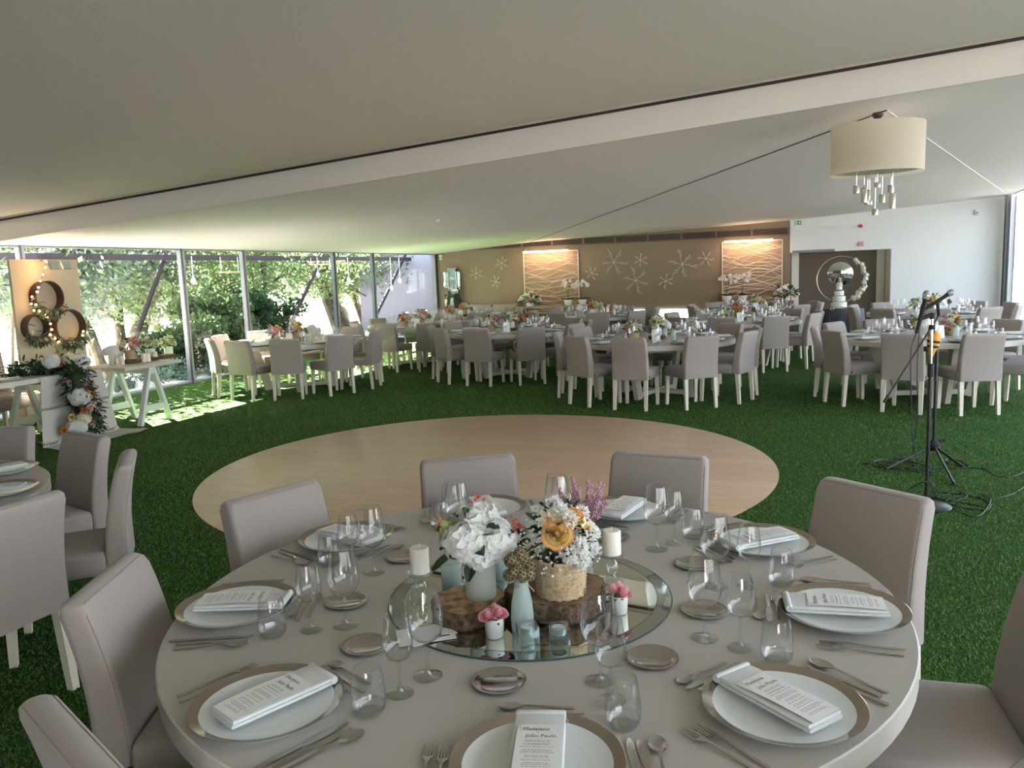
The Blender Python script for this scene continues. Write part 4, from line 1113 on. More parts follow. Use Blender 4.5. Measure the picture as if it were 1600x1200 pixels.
CYL = Proto(make_candle(.03, .11)); VB = Proto(make_bud_vase()); SL = Proto(make_wood_slice(.12, .045, 5, 'cut_wood'))
cp = {'sun': (B3, B1, HF), 'lav': (B1, B3, HF), 'mid': (B2, B1, B3), 'dance': (B2, B1, HF), 'lattice': (B3, B2, HF), 'cake': (B2, HF, B1), 'snow': (B1, HF, B2), 'column': (B1, B3, HF), 'mic': (B3, HF, B2), 'wall': (B1, B2, B3)}
NM = {id(B1): 'mixed bright flower basket', id(B2): 'white pot of green and white flowers', id(B3): 'rust-toned flower basket', id(HF): 'white hydrangeas in a frosted jar'}
for key, trio in cp.items():
    c, _, phrase, _ = TABLES[key]; r = random.Random(key)
    S = SL.put((c.x + .02, c.y - .02, ZT + .0003), r.uniform(0, 6), 'log slice in the middle of ' + phrase, 'log slices on the far tables')
    for k, (pr_, off) in enumerate(zip(trio, ((.02, -.02, .0482), (-.31, -.1, .0003), (.17, .28, .0003)))):
        if key in ('mic',) : off = ((.24, -.03, .0003), (-.17, -.18, .0003), (.0, .26, .0003))[k]
        pr_.put((c.x + off[0], c.y + off[1], ZT + (off[2] if key != 'mic' else .0003)), r.uniform(0, 6), NM[id(pr_)] + ' on ' + phrase, 'far table bouquets')
    CARD.put((c.x - .05, c.y - .33, ZT + .0003), r.uniform(-.4, .4), 'white standing name card on ' + phrase, 'standing table cards')
    CYL.put((c.x + .42, c.y - .1, ZT + .0003), 0, 'cream pillar candle on ' + phrase, 'far table candles')
    CYL.put((c.x - .36, c.y + .1, ZT + .0003), 0, 'second cream candle, towards the windows side of ' + phrase, 'far table candles')
    VB.put((c.x + .2, c.y - .22, ZT + .0003), r.uniform(0, 6), 'frosted pod bottle on ' + phrase, 'far table bottles')
# ------------------------------------------------------------------ end wall dressing
def wall_frame(p):            # matrix with x along the end wall, y up, z out of it
    return Matrix(((V3.x, 0, -U3.x, p.x), (V3.y, 0, -U3.y, p.y), (0, 1, 0, p.z), (0, 0, 0, 1)))
# grille
t = O('air_vent', None, cat='air vent', label='long dark louvred grille along the top of the taupe wall')
zb, zt = 2.385, 2.56
m = MB(); poly(m, [R(1.1, .02, zb), R(9.76, .02, zb), R(9.76, .02, zt), R(2.2, .02, zt)]); m.build('backing', 'vent_dark', t, smooth=False)
m = MB(); m.beam(R(.95, .05, zb), R(9.77, .05, zb), .05, .03); m.beam(R(2.3, .05, zt), R(9.77, .05, zt), .05, .02)
k = 2.7
while k < 9.8: m.beam(R(k, .05, zb), R(k, .05, zt), .05, .03, 0, U3); k += .88
m.build('frame', 'vent', t, smooth=False)
m = MB()
for i in range(5): z = zb + .03 + i * .028; m.beam(R(1.6 + i * .15, .045, z), R(9.76, .045, z), .03, .008)
m.build('slats', 'vent', t, smooth=False)
def panel(n, x0, x1, z0, z1, seed, cross, label):
    t = O('wall_panel', None, cat='wall panel', label=label)
    m = MB(); m.T = Matrix.Identity(4)
    for a, b in ((R(x0, .03, z0), R(x0, .03, z1)), (R(x1, .03, z0), R(x1, .03, z1)), (R(x0, .03, z0), R(x1, .03, z0)), (R(x0, .03, z1), R(x1, .03, z1))): m.beam(a, b, .02, .025, 0, U3 if abs((b - a).z) > .1 else (0, 0, 1))
    m.build('frame', 'panel_line', t, smooth=False)
    m = MB(); poly(m, [R(x0, .012, z0), R(x1, .012, z0), R(x1, .012, z1), R(x0, .012, z1)]); m.build('backing', 'panel_back', t, smooth=False)
    m = MB(); r = random.Random(seed); w = x1 - x0; N = 22
    for k in range(26 if not cross else 38):
        zc_ = z0 + (z1 - z0) * (k + .5) / (26 if not cross else 38); amp = r.uniform(.02, .09); fr = r.uniform(.6, 1.6); ph = r.uniform(0, 6.3); sl = r.uniform(-.12, .12) if not cross else r.uniform(-.55, .55)
        if not cross and k % 6 == 0: sl = r.choice((-.6, .6))
        pts = []
        for i in range(N + 1):
            f = i / N; z = zc_ + amp * sin(ph + f * 6.28 * fr) + sl * (f - .5)
            if z0 < z < z1: pts.append(R(x0 + w * f, .022, z))
            else:
                if len(pts) > 2: m.tube(pts, .0042, 4)
                pts = []
        if len(pts) > 2: m.tube(pts, .0042, 4)
    m.build('wavy_lattice', 'panel_line', t)
    tl = O('picture_light', None, cat='wall light', label='glowing tube light on arms above the ' + ('wavy-line' if not cross else 'crossed-line') + ' panel', group='tube lights over the wall panels')
    m = MB(); m.tube([R(x0 + .08, .28, z1 + .0), R(x1 - .22, .28, z1 + .0)], .024, 12); m.build('tube', 'tube_glow', tl)
    for q in (x0 + .12, x1 - .26):
        m = MB(); m.tube([R(q, .02, z1 + .09), R(q, .15, z1 + .085), R(q, .28, z1 + .025)], .01, 6); m.build('arm', 'tube_body', tl)
    l = lamp('panel_lamp', 'AREA', R((x0 + x1) / 2 - .08, .27, z1 - .03), PANELW, (1, .62, .36), shape='RECTANGLE', size=x1 - x0 - .3, size_y=.05)
    l.rotation_euler = ((U3 * .45 + Vector((0, 0, -1))) * -1).to_track_quat('Z', 'Y').to_euler()
panel(1, 2.73, 4.30, .55, 2.24, 4, False, 'taupe panel of thin wavy white lines under a tube light')
panel(2, 8.13, 9.60, .55, 2.27, 6, True, 'taupe panel of crossing white curves beside the niche')
def snowflake(px, py, rpx, seed, label):
    p = PT(px, py, .03); r = random.Random(seed); Rr = rpx * p.y / FPX
    m = MB(); a0 = r.uniform(0, 6.3)
    M = wall_frame(p)
    def P(x, y): return M @ Vector((x, y, 0))
    for k in range(6):
        a = a0 + k * pi / 3 + r.uniform(-.12, .12); L = Rr * r.uniform(.85, 1.08)
        pts = [P(L * f * cos(a + .06 * sin(f * 7)), L * f * sin(a + .06 * sin(f * 7))) for f in (0, .25, .5, .75, 1)]
        m.tube(pts, [.0075, .0065, .006, .005, .004], 5)
        for f, sg in ((.42, 1), (.5, -1), (.66, 1), (.72, -1), (.85, 1)):
            b = a + sg * r.uniform(.4, .95); l = L * r.uniform(.14, .36)
            q0 = (L * f * cos(a), L * f * sin(a)); m.tube([P(*q0), P(q0[0] + l * cos(b), q0[1] + l * sin(b))], [.0055, .003], 4)
    m.build('branch_snowflake', 'branch_white', cat='wall ornament', label=label, group='white twig snowflakes on the taupe wall')
for i, (x, y, r_) in enumerate(((744, 427, 11), (784, 411, 11), (775, 440, 10), (925, 427, 11), (959, 410, 21), (1001, 406, 12), (993, 438, 22), (1040, 439, 12), (1066, 413, 22), (1103, 404, 13))):
    snowflake(x, y, r_, i + 3, ['small twig snowflake closest to the mirrored column', 'small twig snowflake, topmost of the three by the column', 'small twig snowflake, lowest of the three by the column', 'small twig snowflake beside the wavy-line panel', 'large twig snowflake, first large one from the wavy panel', 'small twig snowflake high between two large ones', 'large twig snowflake hanging lowest in the middle', 'small twig snowflake low between two large ones', 'large twig snowflake, second from the crossed-line panel', 'small twig snowflake beside the crossed-line panel'][i])
# mirrored column
t = O('mirror_column', None, cat='mirror column', label='column of overlapping mirror strips in the corner of the taupe wall')
for k, (x0, y0, x1, y1, off, mt) in enumerate(((694, 425, 701, 450, .12, 'mirror'), (696, 460, 703, 485, .16, 'mirror'), (703, 420, 712, 452, .2, 'mirror_bevel'), (704, 458, 711, 490, .2, 'mirror_bevel'), (713, 424, 716, 450, .14, 'mirror'), (717, 425, 719, 452, .1, 'mirror'), (703, 452.5, 719.5, 459, .24, 'mirror'), (712, 460, 719, 476, .15, 'mirror_bevel'), (719.5, 466, 722, 478, .1, 'mirror'), (692.5, 427, 694, 437, .1, 'mirror'))):
    a, b = PT(x0, y1, off), PT(x1, y0, off); m = MB(); sa, sb = ST(a)[0], ST(b)[0]
    if k in (1, 3, 7): a.z = .1
    m.beam(R((sa + sb) / 2, off, a.z), R((sa + sb) / 2, off, b.z), sb - sa, .02, 0, U3); m.build('mirror_strip', mt, t, smooth=False)
m = MB(); sa = ST(PT(708, 450, .05))[0]; m.beam(R(sa, .05, 0), R(sa, .05, 1.9), .3, .08, 0, U3); m.build('column_body', 'mirror_bevel', t, smooth=False)
# sofa along the wall, consoles with flowers, glowing hearth
t = O('bench_sofa', None, cat='sofa', label='taupe banquette sofa along the wall beside the mirrored column')
for k in range(2):
    s0 = 1.02 + k * .78; m = MB(); rings = []
    for z, y, h in ((.3, .12, .09), (.55, .11, .09), (.78, .09, .08), (.83, .085, .05)): rings.append([tuple(R(s0 + .38 + x, .05 + y + yy, z)) for x, yy in rrect(.37, h, .04, 3)])
    m.loft(rings); m.build('back_cushion', 'sofa', t)
m = MB(); m.loft([[tuple(R(1.78 + x, .5 + y, z)) for x, y in rrect(.78 - g, .32 - g, .05, 3)] for z, g in ((.12, 0), (.4, 0), (.44, .03))]); m.build('seat_base', 'sofa', t)
def console(s0, s1, label):
    t = O('console_table', None, cat='console', label=label); m = MB(); m.beam(R(s0, .32, .735), R(s1, .32, .735), .42, .05); m.build('top', 'console', t, smooth=False)
    for s in (s0 + .06, s1 - .06):
        m = MB(); m.beam(R(s, .32, 0), R(s, .32, .71), .36, .05, 0, V3); m.build('leg_panel', 'console', t, smooth=False)
console(2.62, 5.2, 'low taupe console under the wavy-line panel'); console(8.0, 9.75, 'low taupe console under the crossed-line panel')
t = O('hearth', None, cat='fireplace', label='long white glowing hearth slot low in the taupe wall'); 
m = MB(); m.beam(R(5.35, .14, .62), R(7.5, .14, .62), .24, .05); m.beam(R(5.35, .14, .2), R(7.5, .14, .2), .24, .06); m.build('surround', 'white_paint', t, smooth=False)
m = MB(); poly(m, [R(5.4, .06, .23), R(7.45, .06, .23), R(7.45, .06, .6), R(5.4, .06, .6)]); m.build('glow_pane', 'hearth_glow', t, smooth=False)
def orchid(px, py, toff, label, seed):
    r = random.Random(seed); p = PT(px, py, toff); p.z = .7605
    t = O('potted_orchid', None, cat='orchid', loc=p, label=label, group='white orchids in white pots')
    m = MB(); m.lathe([(0, 0), (.07, 0), (.1, .05), (.115, .13), (.11, .15), (.1, .13), (0, .13)], 24); m.build('pot', 'ceramic', t)
    m = MB()
    for k in range(6): a = k * 1.05; leaf(m, (0, 0, .13), (cos(a), sin(a), .45), .24, .07, 0, r)
    m.build('leaves', 'leaf', t)
    for k in range(2):
        a = r.uniform(-.4, .4) + k * pi; tp = Vector((.16 * cos(a), .05, .62 + r.uniform(-.05, .05))); pts = [Vector((0, 0, .12)), Vector((.02 * cos(a), 0, .4)), Vector((.07 * cos(a), .02, .62)), tp]
        m = MB(); m.tube(pts, .006, 5)
        st = m.build('flower_stem', 'leaf', t)
        for i in range(6):
            c = pts[2].lerp(tp, i / 5) + Vector((r.uniform(-.05, .05), r.uniform(-.05, .03), r.uniform(-.12, .05)))
            m = MB(); d = Vector((r.uniform(-.5, .5), -1, r.uniform(-.2, .3)))
            Q = Matrix.Translation(c) @ rot_to(d)
            for q in range(5): petal(m, Q @ Matrix.Rotation(q * 1.257, 4, 'Z') @ Matrix.Rotation(.2, 4, 'X'), .055, .055, .1, -.1, 0, 2, 2)
            m.build('blossom', 'white_petal', st)
    t.rotation_euler = (0, 0, RZ)
for i, (x, y) in enumerate(((888, 475), (910, 475), (1136, 464), (1160, 464))):
    orchid(x, y, .3, ['white orchid in a white pot before the wavy-line panel', 'white orchid in a white pot at the wavy-line panel edge', 'white orchid in a white pot at the crossed-line panel edge', 'white orchid in a white pot before the crossed-line panel'][i], i)
def big_bouquet(p, label, seed):
    r = random.Random(seed); t = O('flower_arrangement', None, cat='flower arrangement', loc=p, label=label)
    m = MB(); m.lathe([(0, 0), (.09, 0), (.1, .02), (.1, .1), (.09, .1), (0, .07)], 20); m.build('bowl', 'ceramic', t)
    m = MB(); leaf_ball(m, (0, 0, .14), .27, 170, .1, .05, 0, r, -.1, .7); m.build('leaves', 'leaf', t)
    for k, d in enumerate(fib(26, .0, 1)):
        m = MB(); c = Vector((d.x * .25, d.y * .25, .14 + d.z * .2))
        if k % 4 == 0: hydrangea(m, c, .08, 40, 0, r, -.3, .03); m.build('hydrangea', ['white_petal', 'cream_petal'][k % 2], t)
        else: rose(m, c, .045, d, 0, None, r); m.build('rose', ['white_petal', 'cream_petal', 'rose_petal'][k % 3], t)
q = PT(828, 480, .42); q.z = .7605; big_bouquet(q, 'large white flower arrangement on the console by the wavy panel', 1)
q = PT(1228, 470, .42); q.z = .7605; big_bouquet(q, 'large white flower arrangement on the console beside the niche', 2)
# signs and devices
t = O('exit_sign', None, cat='exit sign', label='green running man exit sign high at the white wall corner', loc=PT(1246.5, 348, .03)); M = wall_frame(Vector((0, 0, 0))); t.matrix_world = wall_frame(PT(1246.5, 348, .03))
m = MB(); m.box(-.085, .085, -.05, .05, -.02, .0); m.build('plate', 'sign_green', t, smooth=False)
m = MB(); m.box(-.078, -.01, -.043, .043, .0005, .002); m.build('door_pictogram', 'white_paint', t, smooth=False)
m = MB(); m.ball((-.035, .026, .002), .008, 8, 5, 0, (1, 1, .3)); m.beam((-.04, .015, .003), (-.047, -.008, .003), .012, .002, 0, (0, 0, 1)); m.beam((-.047, -.008, .003), (-.03, -.03, .003), .008, .002); m.beam((-.047, -.008, .003), (-.066, -.03, .003), .008, .002); m.beam((-.042, .012, .003), (-.022, .002, .003), .006, .002); m.beam((-.042, .012, .003), (-.063, .004, .003), .006, .002); m.build('running_man', 'sign_green', t)
m = MB(); m.box(.012, .075, -.009, .009, .0005, .002); m.box(.034, .053, -.035, .035, .0005, .002); m.build('arrow_mark', 'white_paint', t, smooth=False)
t = O('call_point', None, cat='fire call point', label='square red fire call point above the niche'); t.matrix_world = wall_frame(PT(1345, 381, .03))
m = MB(); m.box(-.055, .055, -.055, .055, -.02, .02); m.build('box', 'red', t, smooth=False)
m = MB(); m.box(-.044, .044, -.044, .044, .0205, .022); m.build('cover', 'white_paint', t, smooth=False); m = MB(); m.lathe([(.014, .0225), (.03, .0225), (.03, .025), (.014, .025)], 20); m.build('ring_mark', 'red', t)
t = O('alarm_sounder', None, cat='fire alarm', label='small round red alarm sounder above the call point'); t.matrix_world = wall_frame(PT(1345, 353, .02))
m = MB(); m.lathe([(0, .05), (.03, .05), (.042, .035), (.045, 0), (.045, -.01)], 18); m.build('dome', 'red', t)
for (x, y, lb, w_, h_) in ((1526, 331, 'small white motion sensor high on the white wall', .05, .06), (688.5, 402, 'small white box high beside the corner window', .04, .07)):
    o = O('wall_sensor', None, cat='sensor', label=lb); o.matrix_world = wall_frame(PT(x, y, .05)); m = MB(); m.loft([[(a, b, z) for a, b in rrect(w_ - g, h_ - g, .015, 3)] for z, g in ((-.04, 0), (.02, 0), (.035, .012))]); m.build('housing', 'white_paint', o); m = MB(); m.loft([[(a, b - h_ * .3, z) for a, b in rrect(w_ * .6, h_ * .3, .01, 2)] for z in (.03, .038)]); m.build('lens', 'frame_grey', o)
def plane_hit(px, py, p0, n): d = ray(px, py); o = Vector((0, 0, CAMH)); return o + d * ((p0 - o).dot(n) / d.dot(n))
nP1 = (R(1, 0, zc(1)) - R(0, 0, 2.31)).cross(U3).normalized()
p = plane_hit(683, 343, R(0, 0, 2.31), nP1)
o = O('ceiling_sensor', None, cat='sensor', label='tiny white sensor on the sloping white ceiling', loc=p); m = MB(); m.lathe([(0, -.05), (.03, -.045), (.045, -.015), (.05, .004)], 16); m.build('dome', 'white_paint', o); m = MB(); m.lathe([(0, -.055), (.012, -.05)], 10); m.build('lens', 'frame_grey', o)
nP2 = (RC - R0).cross(APEX - R0).normalized()
for (x, y, nm, lb, r_) in ((940, 362.5, 'smoke_detector', 'white smoke detector on the ceiling above the wavy panel', .06), (1117, 357.5, 'ceiling_downlight', 'oval ceiling downlight near the grille', .09), (1245, 341.5, 'ceiling_downlight', 'ceiling downlight just above the exit sign', .1)):
    p = PT(x, y, .45); d_ = (p - R0).dot(nP2) / nP2.z; p.z -= d_
    o = O(nm, None, cat='detector' if 'smoke' in nm else 'downlight', label=lb, loc=p); m = MB(); m.lathe([(r_ * .7, -.03), (r_, -.02), (r_, .03)], 20); m.build('ring', 'white_paint', o); m = MB(); m.lathe([(0, -.032), (r_ * .7, -.03)], 20); m.build('face', 'white_paint' if 'smoke' in nm else 'downlight_glow', o)
# ------------------------------------------------------------------ pendant lamp under the ceiling peak
LP = R(10.68, 13.25, 0); 
t = O('pendant_lamp', None, cat='pendant lamp', loc=(LP.x, LP.y, 0), label='huge cream drum pendant lamp with small hanging glass cylinders')
m = MB(); m.lathe([(.41, 2.5), (.412, 2.945)], 72); m.build('drum_shade', 'shade_fabric', t)
m = MB(); m.lathe([(0, 2.53), (.402, 2.53)], 48); m.build('diffuser', 'shade_inner', t)
m = MB(); m.tube([(0, 0, 2.53), (0, 0, 3.04)], .008, 8); m.lathe([(.05, 3.05), (.05, 3.03), (.02, 3.0), (0, 3.0)], 16); m.build('rod', 'frame_dark', t)
for k, (x, y, l, z) in enumerate(((1338, 296, .07, 0), (1350, 305, .14, 0), (1355, 308, .14, .0), (1371, 289, .05, 0), (1378, 310, .08, 0), (1392, 295, .07, 0), (1394, 314, .14, 0), (1367, 331, .06, 0), (1358, 316, .05, 0))):
    p = PY(x, y, LP.y + (k % 3 - 1) * .12) - LP
    m = MB(); m.lathe([(0, p.z + l / 2), (.026, p.z + l / 2), (.028, p.z + l / 2 - .004), (.028, p.z - l / 2), (.024, p.z - l / 2)], 14, 0, (p.x, p.y, 0)); c_ = m.build('glass_cylinder', 'lamp_crystal', t)
    m = MB(); m.tube([(p.x, p.y, p.z + l / 2), (p.x, p.y, 2.53)], .004, 5); m.build('wire', 'chrome', c_)
# ------------------------------------------------------------------ cake stand corner
CT = Vector((6.86, 16.75, 0)); CZ = .71
t = O('cake_table', None, cat='cake table', loc=CT, label='round table under a grey cloth carrying the wedding cake')
m = MB(); n = 64; rings = []
for z, k, w_ in ((.0, 1.12, .07), (.25, 1.06, .05), (.55, 1.01, .02), (CZ - .01, 1., .0), (CZ, .985, 0)):
    rings.append([((.40 * k + .40 * w_ * sin(j * 2 * pi * 11 / n)) * cos(2 * pi * j / n), (.40 * k + .4 * w_ * sin(j * 2 * pi * 11 / n)) * sin(2 * pi * j / n), z + .003) for j in range(n)])
m.loft(rings, 0, False, True); m.build('draped_cloth', 'grey_cloth', t)
m = MB(); m.lathe([(.05, 0), (.05, CZ - .02), (.36, CZ - .015), (.36, CZ - .002)], 24); m.build('pedestal', 'black_metal', t)
t = O('wedding_cake', None, cat='wedding cake', loc=CT + Vector((-.12, -.08, CZ + .004)), label='four-tier white naked wedding cake before the round mirror')
m = MB(); m.lathe([(0, 0), (.24, 0), (.24, .018), (0, .018)], 32); m.build('board', 'black_metal', t)
z = .019
for k, (r_, h) in enumerate(((.155, .12), (.125, .12), (.095, .11), (.06, .09))):
    m = MB(); m.lathe([(0, z), (r_ - .004, z), (r_, z + .004), (r_ - .001, z + h * .5), (r_, z + h - .006), (r_ - .006, z + h), (0, z + h)], 32); tr = m.build('tier', 'icing', t)
    m = MB()
    for q_ in range(20): a_ = q_ * .314 + rnd.uniform(-.1, .1); leaf(m, (r_ * 1.01 * cos(a_), r_ * 1.01 * sin(a_), z + .012), (cos(a_ + 1.2), sin(a_ + 1.2), rnd.uniform(-.1, .7)), .05, .026)
    m.build('leaf_trim', 'leaf_grey', tr)
    z += h + .0006
m = MB(); hydrangea(m, (0, 0, z + .02), .06, 40, 0, rnd, -.2, .025); m.build('flower_topper', 'white_petal', t)
t = O('ring_stand', None, cat='floral ring', label='thin gold ring stand with a curved spray of white flowers')
RC_ = PY(1314, 436, 17.15); rr = 35 * 17.15 / FPX
m = MB(); m.tube([RC_ + (V3 * cos(a) + Vector((0, 0, 1)) * sin(a)) * rr for a in [2 * pi * i / 72 for i in range(72)]], .008, 6, closed=True); m.build('ring', 'gold', t)
m = MB(); m.beam(RC_ - Vector((0, 0, rr)), Vector((RC_.x, RC_.y, .02)), .03, .03); m.build('post', 'gold', t)
m = MB(); m.lathe([(0, .02), (.16, .018), (.16, .0005), (0, .0005)], 24, 0, (RC_.x, RC_.y, 0)); m.build('foot', 'gold', t)
for k in range(13):
    a = -1.0 + 1.95 * k / 12; c = RC_ + (V3 * cos(a) + Vector((0, 0, 1)) * sin(a)) * (rr + .02 * sin(k * 2.1)); m = MB()
    (hydrangea(m, c, .06 if k < 4 else .045, 30, 0, rnd, -1, .026)); m.build('white_bloom', ['white_petal', 'cream_petal'][k % 2], t)
m = MB()
for k in range(26): a = -1.05 + 2. * k / 25; leaf(m, RC_ + (V3 * cos(a) + Vector((0, 0, 1)) * sin(a)) * rr, (rnd.uniform(-1, 1), rnd.uniform(-1, .2), rnd.uniform(-1, 1)), .1, .035, 0)
m.build('leaves', 'leaf_grey', t)
t = O('round_mirror', None, cat='mirror', label='round mirror standing behind the wedding cake')
mc = PY(1313, 428, 16.98); mr = 18 * 16.98 / FPX; M = Matrix.Translation(mc) @ Matrix.Rotation(RZ - .05, 4, 'Z') @ Matrix.Rotation(pi / 2 + .04, 4, 'X')
m = MB(); m.T = M; m.lathe([(0, .004), (mr, .004), (mr + .006, .0), (mr, -.01), (0, -.01)], 48); m.build('glass_disc', 'mirror', t)
m = MB(); m.beam((mc.x, mc.y + .02, CZ + .004), (mc.x, mc.y + .02, mc.z), .03, .012, 0, (0, 1, 0)); m.beam((mc.x - .1, mc.y + .01, CZ + .012), (mc.x + .1, mc.y + .01, CZ + .012), .06, .014); m.build('support', 'gold', t)
for k in range(7): 
    m = MB(); x = CT.x - .34 + .045 * k
    m.lathe([(0, 0), (.014, 0), (.016, .03), (0, .03)], 10); m.build('cake_cup', 'icing', loc=(x + .0, CT.y - .22 - .02 * (k % 2), CZ + .004), cat='dessert cup', label='tiny white dessert cup at the front of the cake table', group='dessert cups on the cake table')
# ------------------------------------------------------------------ sweetheart table, runner, garland
def trestle(parent, s0, s1, t, h=.72):
    """one sawhorse under a board: two splayed legs at each side and a shelf bar"""
    m = MB(); m.beam(R(s0 + .03, t, h - .05), R(s1 - .03, t, h - .05), .07, .09); tr = m.build('trestle', 'white_paint', parent, smooth=False)
    for s in (s0 + .06, s1 - .06):
        for d in (-1, 1):
            m = MB(); m.beam(R(s, t + .03 * d, h - .02), R(s, t + .25 * d, 0), .045, .065, 0, V3); m.build('leg', 'white_paint', tr, smooth=False)
        m = MB(); m.beam(R(s + .0, t - .2, .2), R(s + .0, t + .2, .2), .03, .08); m.build('cross_bar', 'white_paint', tr, smooth=False)
    return tr
t = O('sweetheart_table', None, cat='table', label='long narrow white table with a lace runner, before the hoop panel')
m = MB(); m.beam(R(1.78, 14.47, .728), R(1.78, 17.2, .728), .84, .05); m.build('tabletop', 'cream_cloth', t, smooth=False)
trestle(t, 1.42, 2.14, 14.9); trestle(t, 1.42, 2.14, 16.7)
# lace runner: along the table end, over the front edge and down onto the floor
def runner_pt(u, v, off=0.):
    # u across (0..1 along t), v along: table -> edge -> floor
    tt = 15.28 - (15.28 - 14.46) * u
    L = v * 1.85
    if L < .55: s, z, sp = 1.66 + L, .756, 0
    elif L < 1.26: k = (L - .55) / .71; s, z, sp = 2.215 + .07 * k + .035 * sin(u * 17) * k, .756 - .75 * k, k
    else: k = (L - 1.26) / .59; s, z, sp = 2.29 + .38 * k + .02 * sin(u * 17), .008 + .006 * sin(u * 14 + k * 4) ** 2, 1 + k * .6
    tt = 14.87 + (tt - 14.87) * (1 + .32 * sp)
    return R(s + off * .7, tt, z + off)
m = MB(); m.grid(lambda u, v: runner_pt(u, v), 30, 44); m.grid(lambda u, v: runner_pt(u, v) - Vector((0, 0, .002)), 30, 44)
t = O('table_runner', None, cat='table runner', label='white lace-edged runner falling from table to floor under the garland')
m.build('cloth', 'lace', t)
m = MB()
for v in (.47, .66):
    for i in range(46):
        u = (i + .5) / 46; p = runner_pt(u, v, .004); q = runner_pt(u, v + .014, .004); x = (runner_pt(min(1, u + .006), v, .004) - p)
        m.add([p - x, p + x, q + x, q - x], [(0, 1, 2, 3)])
m.build('openwork_rows', 'lace_hole', t, smooth=False)
gt = O('flower_garland', None, cat='flower garland', label='cascading garland of hydrangeas, roses and dark leaves down the runner')
r = random.Random(31)
def gpt(f):                      # garland axis: on the table then down the front and onto the floor
    if f < .33: k = f / .33; return R(1.72 + .42 * k, 15.25 - .42 * k, .80 + .03 * sin(k * 3)), .10 + .06 * k
    k = (f - .33) / .67; return R(2.32 + .1 * sin(k * 3.0) + .05 * k, 14.92 + .05 * sin(k * 5), .80 - .70 * k), .165 - .02 * k
m, m2 = MB(), MB()
core = MB(); core.tube([gpt(i / 16)[0] for i in range(17)], [.06 + .04 * min(1, i / 6) for i in range(17)], 9); core.build('foliage_base', 'leaf', gt)
for i in range(1250):
    f = r.random(); c, w_ = gpt(f); d = Vector((r.gauss(0, 1), r.gauss(0, 1), r.gauss(0, .8))).normalized(); p = c + d * w_ * r.uniform(.3, 1); p.z = max(p.z, .03 if f > .4 else .79)
    leaf(m if i % 3 else m2, p, d + Vector((0, 0, -.2)), r.uniform(.04, .085), r.uniform(.02, .042), 0, r)
m.build('leaves', 'leaf', gt); m2.build('grey_leaves', 'leaf_grey', gt)
m = MB()
for i in range(60):
    f = r.random(); c, w_ = gpt(f); d = Vector((r.gauss(0, 1), r.gauss(0, 1), r.gauss(0, 1))).normalized(); spray(m, c + d * w_, .04, 8, .008, 0, r, -1)
m.build('filler_blossom', 'white_petal', gt, smooth=False, kind='stuff')
face = (V3 * .9 - U3 * .55).normalized()
def gput(px, py, fn, *mats, name):
    f = max(0, min(1, .33 + .67 * (600 - py) / -100.)) if py > 575 else .26
    c, w_ = gpt(f); p0 = c; d = ray(px, py); o = Vector((0, 0, CAMH)); n = face; p = o + d * ((c + face * w_ * .75 - o).dot(n) / d.dot(n)); p.z = max(p.z, .06)
    m = MB(); fn(m, p); return m.build(name, list(mats), gt)
for px, py, s in ((124, 621, .105), (120, 668, .1), (125, 566, .1), (80, 565, .085), (108, 562, .07), (130, 655, .07)):
    gput(px, py, lambda m, p, s=s: hydrangea(m, p, s, 75, 0, r, -.7, .035), 'white_petal' if s > .08 else 'cream_petal', name='hydrangea')
for px, py, s, c in ((124, 592, .045, 'orange_petal'), (104, 580, .042, 'yellow_petal'), (111, 568, .045, 'yellow_petal'), (94, 566, .045, 'orange_petal'), (135, 575, .04, 'yellow_petal'), (133, 588, .028, 'pink_petal'), (126, 658, .042, 'orange_petal'), (131, 646, .03, 'pink_petal'), (142, 597, .035, 'rose_petal'), (143, 612, .035, 'orange_petal'), (88, 557, .035, 'orange_petal'), (104, 672, .05, 'orange_petal'), (112, 652, .03, 'yellow_petal')):
    gput(px, py, lambda m, p, s=s: rose(m, p, s, (.4, -.8, .4), 0, None, r), c, name='rose')
for px, py in ((115, 582), (118, 577), (110, 590), (120, 590), (117, 596), (114, 588), (135, 566), (146, 630), (112, 590)):
    gput(px, py, lambda m, p: pompon(m, p, .036, 34, 0, r, (.4, -.8, .4)), 'white_petal', name='chrysanthemum')
for i in range(26):
    f = r.uniform(.3, .97); c, w_ = gpt(f); d = (face + Vector((r.gauss(0, .5), r.gauss(0, .5), r.gauss(0, .5)))).normalized(); m = MB(); sz = r.uniform(.02, .034)
    (rose if i % 2 else pompon)(m, c + d * w_ * .95, sz, *( (d, 0, None, r) if i % 2 else (26, 0, r, d) )); m.build('small_bloom', r.choice(['orange_petal', 'pink_petal', 'yellow_petal', 'white_petal', 'rose_petal', 'mauve', 'berry_orange']), gt)
# seats behind it
t = O('high_back_chair', None, cat='chair', label='dark taupe high-backed chair behind the sweetheart table')
m = MB(); m.loft([[tuple(R(sc + x, 14.92 + y, z)) for x, y in rrect(.075 - g, .34 - g, .03, 3)] for sc, z, g in ((.80, .40, 0), (.76, .8, 0), (.69, 1.3, .005), (.672, 1.38, .02), (.668, 1.4, .045))]); m.build('backrest', 'sofa', t)
m = MB(); m.loft([[tuple(R(1.12 + x, 14.92 + y, z)) for x, y in rrect(.26 - g, .36 - g, .05, 3)] for z, g in ((.33, .01), (.36, 0), (.47, 0), (.5, .03))]); m.build('seat', 'sofa', t)
for s_, t_ in ((.78, 14.62), (.78, 15.22), (1.33, 14.62), (1.33, 15.22)): m = MB(); m.beam(R(s_, t_, .34), R(s_, t_, 0), .05, .05, 0, (0, 1, 0), .035, .035); m.build('leg', 'cream_wood', t)
